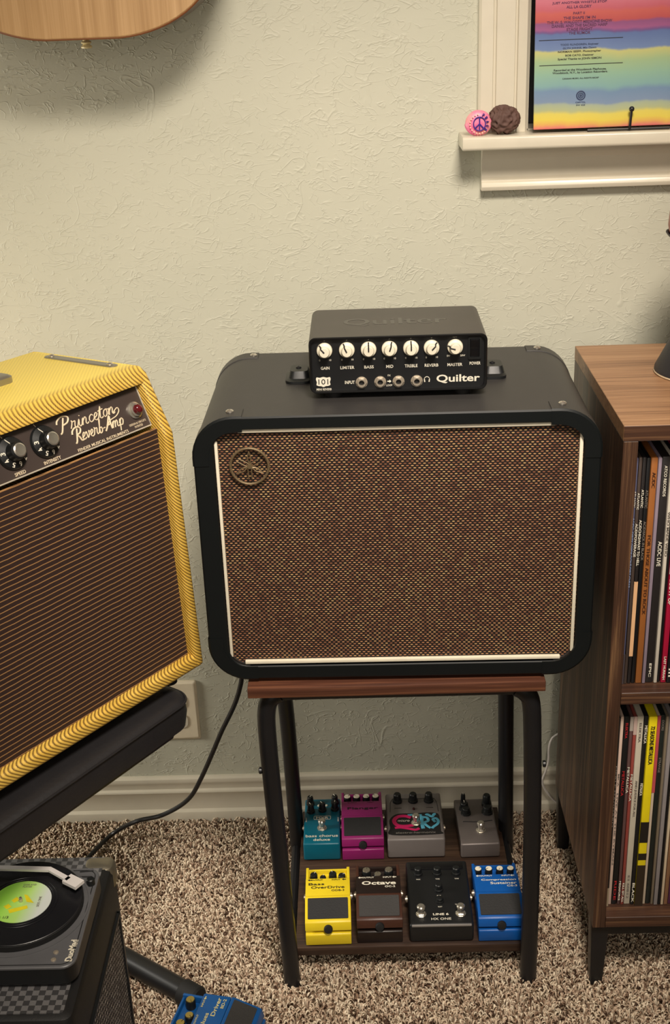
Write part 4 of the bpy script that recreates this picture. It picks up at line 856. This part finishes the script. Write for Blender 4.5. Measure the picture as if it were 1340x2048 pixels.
# hand-drawn script logo
GL = {
 'P': (1.5, [[(-.35, 1.25), (-.25, 1.7), (.25, 2.05), (.9, 2.0), (1.3, 1.65), (1.1, 1.1), (.45, .9)], [(.62, 1.85), (.45, 1.0), (.25, .1), (.0, -.15)]]),
 'R': (1.3, [[(-.35, 1.25), (-.25, 1.7), (.25, 2.05), (.9, 2.0), (1.25, 1.65), (1.05, 1.15), (.5, .95), (.85, .6), (1.15, .05), (1.5, .0)], [(.62, 1.85), (.45, 1.0), (.25, .1), (.0, -.15)]]),
 'A': (1.25, [[(-.1, -.05), (.35, .6), (.95, 1.95), (1.02, .9), (1.2, .0)], [(.25, .65), (1.05, .75)]]),
 'r': (.95, [[(0, .1), (.22, .80), (.16, 1.12), (.34, .90), (.66, .94), (.58, .40), (.68, .04), (.95, .15)]]),
 'i': (.6, [[(0, .1), (.28, .95), (.25, .25), (.4, .0), (.62, .15)], [(.36, 1.35), (.40, 1.42)]]),
 'n': (1.0, [[(0, .1), (.22, .95), (.15, .0)], [(.17, .45), (.5, .95), (.68, .75), (.62, .2), (.78, .0), (1.0, .15)]]),
 'm': (1.45, [[(0, .1), (.22, .95), (.15, .0)], [(.17, .45), (.45, .95), (.62, .75), (.56, .0)], [(.58, .45), (.9, .95), (1.08, .75), (1.02, .2), (1.2, .0), (1.42, .15)]]),
 'c': (.72, [[(.68, .78), (.48, .98), (.2, .75), (.14, .3), (.38, .0), (.75, .2)]]),
 'e': (.72, [[(0, .3), (.42, .5), (.58, .8), (.4, 1.0), (.16, .65), (.18, .2), (.45, .0), (.75, .2)]]),
 't': (.65, [[(0, .1), (.4, 1.6), (.28, .5), (.3, .1), (.5, .0), (.68, .15)], [(.0, 1.05), (.7, 1.18)]]),
 'o': (.8, [[(.55, .95), (.25, .85), (.12, .35), (.35, .0), (.62, .3), (.62, .8), (.45, .98), (.85, .85)]]),
 'v': (.8, [[(0, .75), (.18, .95), (.32, .05), (.62, .5), (.62, .98), (.85, .8)]]),
 'b': (.8, [[(0, .1), (.42, 1.75), (.35, 1.9), (.25, 1.2), (.2, .1), (.45, .0), (.68, .35), (.55, .8), (.3, .7)]]),
 'p': (.9, [[(0, .3), (.2, .95), (.05, -.75)], [(.14, .5), (.45, .98), (.75, .65), (.55, .05), (.15, .1)]]),
 '-': (.55, [[(.05, .5), (.45, .55)]]),
}
def script_word(word, x0, s0, width, xh, rise=0.0, extra=()):
    tot = sum(GL[c][0] for c in word); k = width/tot; bm = bmesh.new(); cx = 0
    H = (pB-pA).length
    def P2(a, b): return pp(x0+(cx+a+b*.22)*k, s0+(b*xh+(cx+a)*k*rise)/H, .0005)
    for ch in word:
        adv, strokes = GL[ch]
        for st in strokes: tube(bm, crom([P2(a, b) for a, b in st], 4), .00072 if ch not in 'PRA' else .00105, 6)
        cx += adv
    cx = 0
    for st in extra: tube(bm, crom([P2(a, b) for a, b in st], 5), .0007, 6)
    return obj('script_lettering', bm, GOLDP, tw)
script_word('Princeton', -.1480, .545, .0850, .0085, extra=[[(7.6, .1), (8.3, .6), (8.5, .1), (8.0, -.45), (7.0, -.75), (6.4, -1.5)]])
script_word('Reverb-Amp', -.1330, .245, .0770, .0080)
# lid hardware
LZ = .4056
bm = bmesh.new(); loft(bm, [ringz(rrect(-.0265, -.0135, .0660, .1960, .0063, 6), LZ), ringz(rrect(-.0265, -.0135, .0660, .1960, .0063, 6), LZ+.0012), ringz(rrect(-.0255, -.0145, .0670, .1950, .0055, 6), LZ+.0019)], False, True)
st_ = obj('chassis_strap', bm, plain('dull_chrome', (170, 166, 156), .4, .85), tw)
for y in (.0770, .1850): screw_head(st_, (-.02, y, LZ+.0019), (0, 0, 1), .0042)
bm = bmesh.new(); loft(bm, [ringz(rrect(-TWW+.0135, -TWW+.0265, .0660, .1960, .0063, 6), LZ), ringz(rrect(-TWW+.0145, -TWW+.0255, .0670, .1950, .0055, 6), LZ+.0019)], False, True); obj('chassis_strap', bm, MATS['dull_chrome'], tw)
hd = obj('handle', tube(bmesh.new(), crom([(-.150, .152, LZ+.004), (-.190, .152, LZ+.013), (-.2525, .152, LZ+.020), (-.315, .152, LZ+.013), (-.355, .152, LZ+.004)], 5), .0125, 12, flat=.35, up=(0, 0, 1)), plain('brown_leather', (110, 66, 36), .5, grain=.3), tw)
for s, x0, x1 in ((1, -.160, -.1180), (-1, -.3870, -.345)):
    bm = bmesh.new(); loft(bm, [ringz(rrect(x0, x1, .136, .168, .009, 5), LZ+.0002), ringz(rrect(x0, x1, .136, .168, .009, 5), LZ+.0075), ringz(rrect(x0+.003, x1-.003, .139, .165, .007, 5), LZ+.0095)], False, True)
    obj('handle_cap', bm, MATS['dull_chrome'], hd)
for x in (-.04, -TWW+.04):
    for y in (.03, .21): obj('rubber_foot', lathe(bmesh.new(), [(.011, -.0150 if y < .1 else -.0060), (.012, .001)], 14, Matrix.Translation((x, y, 0))), BLACK_RUBBER, tw)

# ================================================================== BENCH under the tweed amp
bd = atan2(.822, .569)
BX = Vector((cos(bd), sin(bd), 0)); BY = Vector((-sin(bd), cos(bd), 0))
bench = thing('padded_bench', 'black padded folding bench with crossed tube legs carrying the yellow amplifier', 'bench', mat=Matrix((BX, BY, Zv)).transposed().to_4x4() @ Matrix.Identity(4) if 0 else None)
bench.matrix_world = Matrix.Translation((-.2249, -.4017, 0)) @ Matrix.Rotation(bd, 4, 'Z')
LEA = plain('black_leatherette', (36, 35, 37), .42, grain=.5, gscale=180)
# local: x from -.62 to 0 (right end), y from 0 (front) to .33
def cushion():
    bm = bmesh.new(); X, Y = (-.625, .004), (0.0, .315)
    rings = [ringz(rrect(X[0]+.012, X[1]-.012, Y[0]+.010, Y[1]-.010, .02, 6), .447), ringz(rrect(X[0]+.002, X[1]-.004, Y[0]+.001, Y[1]-.002, .028, 6), .452), ringz(rrect(X[0], X[1], Y[0]-.001, Y[1], .030, 6), .470), ringz(rrect(X[0]+.001, X[1]-.002, Y[0]+.0005, Y[1]-.001, .028, 6), .4880)]
    for k, (ins, z) in enumerate(((.003, .4905), (.008, .4930), (.020, .4945), (.050, .4950), (.11, .4950))):
        rings.append(ringz(rrect(X[0]+ins, X[1]-ins, Y[0]+ins, Y[1]-ins, max(.028-ins*.2, .01), 6), z))
    return loft(bm, rings, True, True)
cu = obj('cushion', cushion(), LEA, bench)
obj('seam', tube(bmesh.new(), [(x, y, .4885) for x, y in rrect(-.6255, .0025, -.0012, .3145, .0285, 8)], .0016, 6, True), LEA, cu)
obj('seat_pan', B(-.600, -.020, .020, .295, .4300, .4468, bev=.003), BLACK_METAL, bench)
fb = bench.matrix_world.inverted()
f1 = fb @ Vector((-.2460, -.4500, .022)); fx = f1.x
def footbar(x, y0):
    t = obj('foot_bar', tube(bmesh.new(), [(x, y0+.014, .0150), (x, y0+.385, .0150)], .0165, 16), BLACK_METAL, bench)
    for a, b in ((y0, y0+.030), (y0+.370, y0+.400)): obj('end_cap', tube(bmesh.new(), [(x, a, .0150), (x, a+.003, .0150), (x, b-.001, .0150), (x, b, .0150)], [.0160, .0185, .0185, .0175], 16), BLACK_RUBBER, t)
y0 = f1.y+.004
footbar(fx, y0); footbar(fx-.44, y0)
yc = y0+.20
obj('leg', tube(bmesh.new(), [(fx, yc+.10, .024), (-.49, yc+.10, .436)], .0170, 14), BLACK_METAL, bench)
obj('leg', tube(bmesh.new(), [(fx-.44, yc+.06, .024), (-.13, yc+.06, .436)], .0170, 14), BLACK_METAL, bench)

# ================================================================== SMALL SPEAKER BOX and mini turntable
BXX = -.3335
bx = thing('speaker_box', 'small black speaker box with checkered vinyl lid and silver woven front', 'amplifier', (BXX, -.4790, 0))
def checker_mat():
    mt, nt, bs = new_mat('checkered_vinyl'); v = coords(nt)
    ck = N(nt, 'ShaderNodeTexChecker'); ck.inputs['Scale'].default_value = 1/.0074; mp = N(nt, 'ShaderNodeMapping'); mp.inputs['Location'].default_value = (.0012, .0031, .0017)
    t = N(nt, 'ShaderNodeTexCoord'); nt.links.new(t.outputs['Object'], mp.inputs['Vector']); nt.links.new(mp.outputs[0], ck.inputs['Vector'])
    ck.inputs['Color1'].default_value = srgb(120, 118, 118); ck.inputs['Color2'].default_value = srgb(62, 61, 62)
    n = noise_tex(nt, v, 900, 2); nt.links.new(mixc(nt, mth(nt, 'MULTIPLY', n, .5), ck.outputs[0], srgb(40, 40, 41)), bs.inputs['Base Color'])
    w = N(nt, 'ShaderNodeTexWave'); w.inputs['Scale'].default_value = 420; nt.links.new(v, w.inputs['Vector']); bump(nt, bs, w.outputs[1], .3, .0004)
    bs.inputs['Roughness'].default_value = .5; return mt
BT = .2985
bw, bl = .205, .276
obj('cabinet', loft(bmesh.new(), [ringz(rrect(-bw, 0, -bl, 0, .012, 4), .006), ringz(rrect(-bw, 0, -bl, 0, .012, 4), BT-.010), ringz(rrect(-bw+.003, -.003, -bl+.003, -.003, .010, 4), BT-.003), ringz(rrect(-bw+.009, -.009, -bl+.009, -.009, .008, 4), BT)], True, True), plain('deep_black_vinyl', (20, 20, 21), .5, grain=.3, gscale=700), bx)
obj('lid_vinyl', loft(bmesh.new(), [ringz(rrect(-bw+.012, -.012, -bl+.01, -.0025, .003, 3), BT-.0005), ringz(rrect(-bw+.012, -.012, -bl+.01, -.0035, .003, 3), BT+.0012)], False, True), checker_mat(), bx)
# front face looks to the right (+x): frame lip and silver weave
gy0, gy1, gz0, gz1 = -bl+.03, -.030, .030, .2230
obj('grille_cloth', B(-.004, .0012, gy0, gy1, gz0, gz1), weave('silver_black_weave', 'ZY', .0068, .0075, (16, 13, 13), [(.2, (140, 130, 124)), (.5, (184, 174, 166)), (.8, (220, 212, 204))], .70, .50), bx, smooth=False)
bm = bmesh.new()
for a in ((gy0-.004, gy1+.004, gz1, gz1+.006), (gy0-.004, gy1+.004, gz0-.006, gz0), (gy0-.006, gy0, gz0-.006, gz1+.006), (gy1, gy1+.006, gz0-.006, gz1+.006)): box(bm, -.004, .0035, *a, bev=.001, seg=1)
obj('grille_frame', bm, BLACK_PLASTIC, bx)
bm = bmesh.new()
cr = rrect(-.042, .0016, -.030, .0016, .010, 5)
loft(bm, [ringz(cr, BT-.030), ringz(cr, BT-.006), ringz(rrect(-.039, -.001, -.028, -.001, .009, 5), BT-.0008), ringz(rrect(-.034, -.006, -.024, -.006, .006, 5), BT+.0018)], True, True)
obj('corner_guard', bm, plain('aged_nickel_corner', (150, 142, 124), .4, .85, grain=.2), bx)
for x, y in ((-.03, -.03), (-bw+.03, -.03), (-.03, -bl+.03), (-bw+.03, -bl+.03)): obj('rubber_foot', lathe(bmesh.new(), [(.012, -.006), (.013, .0062)], 14, Matrix.Translation((x, y, 0))), BLACK_RUBBER, bx)
# turntable
TTX0, TTX1, TTY0, TTY1 = -.5150, -.3372, -.7080, -.5400
tt = thing('mini_turntable', 'small dark grey record player with white tone arm standing on the checkered speaker box', 'record player', ((TTX0+TTX1)/2, (TTY0+TTY1)/2, BT+.0013))
hx, hy = (TTX1-TTX0)/2, (TTY1-TTY0)/2
TG = plain('charcoal_plastic', (92, 92, 94), .38, grain=.1, gscale=1500)
PLZ = .0300
obj('plinth', loft(bmesh.new(), [ringz(rrect(-hx+.004, hx-.004, -hy+.004, hy-.004, .014, 6), .0001), ringz(rrect(-hx, hx, -hy, hy, .016, 6), .006), ringz(rrect(-hx, hx, -hy, hy, .016, 6), PLZ-.003)], True, True), BLACK_PLASTIC, tt)
obj('top_plate', loft(bmesh.new(), [ringz(rrect(-hx, hx, -hy, hy, .016, 6), PLZ-.0029), ringz(rrect(-hx, hx, -hy, hy, .016, 6), PLZ-.0008), ringz(rrect(-hx+.0012, hx-.0012, -hy+.0012, hy-.0012, .015, 6), PLZ)], True, True), TG, tt)
obj('groove_line', tube(bmesh.new(), [(x, y, PLZ) for x, y in rrect(-hx+.0045, hx-.0045, -hy+.0045, hy-.0045, .0125, 6)], .0006, 6, True), BLACK_RUBBER, tt)
def tl(u, v, z): p = at_z(u, v, BT+.0013+z); return Vector((p.x-tt.location.x, p.y-tt.location.y, z))
rc = tl(42, 1803, .0405); RR = (tl(165, 1797, .0405)-rc).length
obj('platter_well', lathe(bmesh.new(), [(RR*1.105, 0), (RR*1.105, .0009), (RR*1.07, .0009), (RR*1.065, .0003), (0, .0003)], 64, Matrix.Translation((rc.x, rc.y, PLZ))), TG, tt)
obj('platter', lathe(bmesh.new(), [(RR*.98, .0004), (RR*1.0, .0012), (RR*1.0, .0080), (RR*.98, .0088), (0, .0088)], 64, Matrix.Translation((rc.x, rc.y, PLZ))), BLACK_RUBBER, tt)
def vinyl_mat():
    mt, nt, bs = new_mat('grooved_vinyl'); t = N(nt, 'ShaderNodeTexCoord'); ln = N(nt, 'ShaderNodeVectorMath', operation='LENGTH'); nt.links.new(t.outputs['Object'], ln.inputs[0])
    g = mth(nt, 'SINE', mth(nt, 'MULTIPLY', ln.outputs['Value'], 9000)); bs.inputs['Base Color'].default_value = srgb(26, 26, 29); bs.inputs['Roughness'].default_value = .26
    bs.inputs['Anisotropic'].default_value = .7; bump(nt, bs, g, .12, .0002); return mt
rec = thing('vinyl_record', 'small black record with lime green and yellow centre label on the mini turntable', 'record', (tt.location.x+rc.x, tt.location.y+rc.y, tt.location.z+.0390))
obj('disc', lathe(bmesh.new(), [(RR*.99, 0), (RR, .0007), (RR*.985, .0014), (RR*.60, .0011), (RR*.595, .0017), (RR*.575, .0017), (RR*.570, .0011), (RR*.545, .0011), (RR*.540, .0016), (RR*.525, .0016), (RR*.52, .0010), (0, .0010)], 80), vinyl_mat(), rec)
def label_mat():
    mt, nt, bs = new_mat('lime_label_paper'); t = N(nt, 'ShaderNodeTexCoord'); sp = N(nt, 'ShaderNodeSeparateXYZ'); nt.links.new(t.outputs['Object'], sp.inputs[0])
    f = mth(nt, 'ADD', mth(nt, 'MULTIPLY', mth(nt, 'ADD', sp.outputs[0], mth(nt, 'MULTIPLY', sp.outputs[1], -.15)), 11), .5)
    nt.links.new(ramp(nt, f, [(.25, srgb(150, 214, 70)), (.55, srgb(176, 216, 112)), (.80, srgb(206, 212, 206))]), bs.inputs['Base Color']); bs.inputs['Roughness'].default_value = .5; return mt
obj('centre_label', lathe(bmesh.new(), [(RR*.49, .0009), (RR*.49, .0015), (0, .0015)], 48), label_mat(), rec)
YEL = plain('yellow_print', (222, 206, 30), .5)
for pts in ([(.001, .012), (.005, .011), (.016, -.003), (.007, -.001)], [(-.012, -.014), (-.009, -.020), (.011, -.012), (.009, -.007)], [(-.012, .002), (-.007, .008), (-.002, .003), (-.008, -.002)], [(-.019, -.008), (-.014, -.004), (-.009, -.009), (-.014, -.013)]):
    obj('printed_shape', prism(bmesh.new(), pts, .0014, .0018, 'z'), YEL, rec)
lettering('CARS AND\nPLANES', rec, (.004, .0275, .0015), (1, 0, 0), (0, 1, 0), .016, .006, GREYINK); lettering('33 1/3', rec, (-.016, -.0270, .0015), (1, 0, 0), (0, 1, 0), .015, .004, K_); lettering('SIDE ONE', rec, (.0220, -.001, .0015), (0, 1, 0), (-1, 0, 0), .018, .0030, GREYINK)
obj('spindle', lathe(bmesh.new(), [(.0024, .0088), (.0024, .0150), (.0014, .0168), (0, .0170)], 14, Matrix.Translation((rc.x, rc.y, PLZ))), CHROME, tt)
WH = plain('white_plastic', (222, 216, 212), .35)
zt = .0500
e0, e1, e2, e3 = tl(-110, 1742, zt), tl(-5, 1738, zt), tl(100, 1741, zt), tl(138, 1762, zt)
def flatbar(pts, w, h_):
    bm = bmesh.new(); rg = []
    for i, p in enumerate(pts):
        a = pts[max(i-1, 0)]; b = pts[min(i+1, len(pts)-1)]; d = (b-a); d.z = 0; d.normalize(); q = Vector((-d.y, d.x, 0))
        rg.append([p+q*w/2, p-q*w/2, p-q*w/2+Vector((0, 0, h_)), p+q*w/2+Vector((0, 0, h_))])
    return loft(bm, rg, True, True)
arm = obj('tone_arm', flatbar([e0, e1, e2, e3], .0066, .0032), WH, tt)
e4 = tl(160, 1773, zt-.001); e3b = tl(134, 1760, zt-.001)
obj('head_shell', flatbar([e3b, e3b*.85+e4*.15, e4], .0150, .0042), WH, arm)
obj('cartridge', B(*(sum(([min(a, b)+.004, max(a, b)-.002] for a, b in ((e3b.x, e4.x), (e3b.y, e4.y))), [])), .0402, zt-.0012), BLACK_PLASTIC, arm)
obj('arm_pivot', lathe(bmesh.new(), [(.012, 0), (.012, .014), (.009, .019), (0, .020)], 24, Matrix.Translation((e0.x, e0.y, PLZ))), TG, tt)
kb = tl(182, 1768, PLZ)
obj('volume_knob', lathe(bmesh.new(), [(.0052, 0), (.0050, .0075), (.0040, .0085), (0, .0086)], 20, Matrix.Translation(kb)), BLACK_PLASTIC, tt)
for u, v in ((112, 1905), (107, 1920)):
    b_ = tl(u, v, PLZ); obj('button', lathe(bmesh.new(), [(.0032, 0), (.0030, .0010), (.0018, .0012), (.0016, .0020), (0, .0022)], 16, Matrix.Translation(b_)), STEEL, tt)
for (u0, v0), (u1, v1) in (((160, 1744), (187, 1742)), ((160, 1754), (184, 1754))):
    a, b = tl(u0, v0, PLZ), tl(u1, v1, PLZ); obj('switch_slot', tube(bmesh.new(), [a, b], .0011, 8), BLACK_RUBBER, tt)
a = tl(136, 1923, PLZ); b = tl(150, 1880, PLZ); md = (a+b)/2
lettering('DuoMad', tt, md, (b-a), Vector((-(b-a).y, (b-a).x, 0)), (b-a).length, .0085, CREAM, bold=.03)

# ================================================================== CABLES, GUITAR
def cable(name, label, pts, r, mt):
    return tag(obj(name, tube(bmesh.new(), crom(pts, 7), r, 10), mt), label, 'cable')
cable('power_cord', 'black cord hanging from behind the grille cabinet down across the carpet', [(-.15, -.135, .56), (-.175, -.125, .50), at_y(482, 1366, -.115), at_y(440, 1470, -.105), at_y(403, 1555, -.095), at_y(375, 1600, -.085), at_y(325, 1630, -.080), at_y(272, 1643, -.090), at_z(225, 1668, .010), at_z(183, 1708, .010), at_z(150, 1745, .010), at_z(120, 1790, .012)], .0038, plain('cord_rubber', (18, 18, 19), .4))
cable('white_cable', 'thin white cable along the wall beside the walnut shelf', [(.345, -.022, .175), at_y(1111, 1471, -.022), at_y(1101, 1483, -.022), at_y(1097.5, 1500, -.022), at_y(1097, 1520, -.022), at_y(1092, 1540, -.022), at_y(1084.5, 1562, -.022), at_y(1091, 1580, -.022), at_y(1106, 1598, -.022), (.345, -.030, .006)], .0019, plain('white_cable_plastic', (222, 214, 206), .45))

gt = thing('acoustic_guitar', 'pale spruce topped acoustic guitar hanging on the wall at upper left', 'guitar', (-.3290, -.03, 1.2830))
SPR = wood('pale_spruce', (158, 122, 80), (174, 138, 94), (188, 152, 108), 'z', .35, 1.8); MAH = plain('brown_mahogany', (92, 60, 46), .35, coat=.4)
hl_ = [(0, 0), (.060, .0012), (.110, .0150), (.150, .0420), (.182, .0850), (.196, .140), (.190, .200), (.160, .260), (.128, .305), (.120, .330), (.128, .360), (.143, .400), (.143, .440), (.125, .475), (.090, .497), (.050, .503), (0, .504)]
pts = crom([Vector((a, b, 0)) for a, b in hl_] + [Vector((-a, b, 0)) for a, b in hl_[-2:0:-1]], 4, True)
ol = [(p.x, max(p.y, 0)) for p in pts]
def off(k): return [(a*k, .25+(b-.25)*k) for a, b in ol]
obj('body', loft(bmesh.new(), [ringy(off(.985), -.003), ringy(ol, -.006), ringy(ol, -.1065)], True, False), MAH, gt)
obj('soundboard', loft(bmesh.new(), [ringy(ol, -.1060), ringy(off(1.002), -.1085), ringy(off(.993), -.1100)], True, True), SPR, gt)
obj('binding', tube(bmesh.new(), [Vector((a, -.1085, b)) for a, b in off(1.001)], .0013, 6, True), plain('brown_binding', (110, 66, 38), .4), gt)
obj('strap_button', lathe(bmesh.new(), [(.0045, 0), (.0042, .0035), (.0062, .0045), (.0068, .0056), (.0060, .0066), (.0042, .0074), (.0060, .0090), (.0072, .0104), (.0066, .0122), (0, .0128)], 18, facing((0, -.085, .0002), (0, 0, -1), (0, 1, 0))), plain('ivory_plastic', (222, 206, 156), .4), gt)
obj('sound_hole', lathe(bmesh.new(), [(.050, .0002), (.050, .0006), (0, .0006)], 40, facing((0, -.1100, .330), (0, -1, 0))), BLACK_RUBBER, gt)
obj('rosette', lathe(bmesh.new(), [(.060, 0), (.060, .0005), (.0505, .0005), (.0505, .0001)], 40, facing((0, -.1100, .330), (0, -1, 0))), plain('rosette_wood', (70, 46, 30), .4), gt)
obj('bridge', B(-.085, .085, -.1180, -.1101, .150, .178, bev=.003), plain('dark_rosewood', (48, 30, 24), .5), gt)
obj('neck', prism(bmesh.new(), [(-.026, -.1120), (.026, -.1120), (.022, -.0960), (0, -.0900), (-.022, -.0960)], .49, .93, 'z', bev=.002), MAH, gt)
obj('fingerboard', B(-.027, .027, -.1175, -.1122, .385, .93, bev=.001), MATS['dark_rosewood'], gt)
obj('headstock', B(-.036, .036, -.1120, -.0980, .931, 1.10, bev=.003), MAH, gt)
bm = bmesh.new()
for i in range(6): tube(bm, [(-.020+i*.008, -.1205, .165), (-.020+i*.008, -.1195, .93), (-.020+i*.008, -.1140, 1.0)], .0005, 5)
obj('strings', bm, STEEL, gt)
hk = thing('guitar_hanger', 'black wall hanger holding the guitar by its headstock', 'hanger', (-.3290, 0, 2.185))
obj('plate', B(-.03, .03, -.012, -.001, -.04, .06, bev=.002), BLACK_METAL, hk)
for s in (-1, 1): obj('prong', tube(bmesh.new(), crom([(0, -.012, .002), (s*.030, -.070, 0), (s*.040, -.150, -.002), (s*.036, -.160, .014)], 4), .006, 8), BLACK_RUBBER, hk)
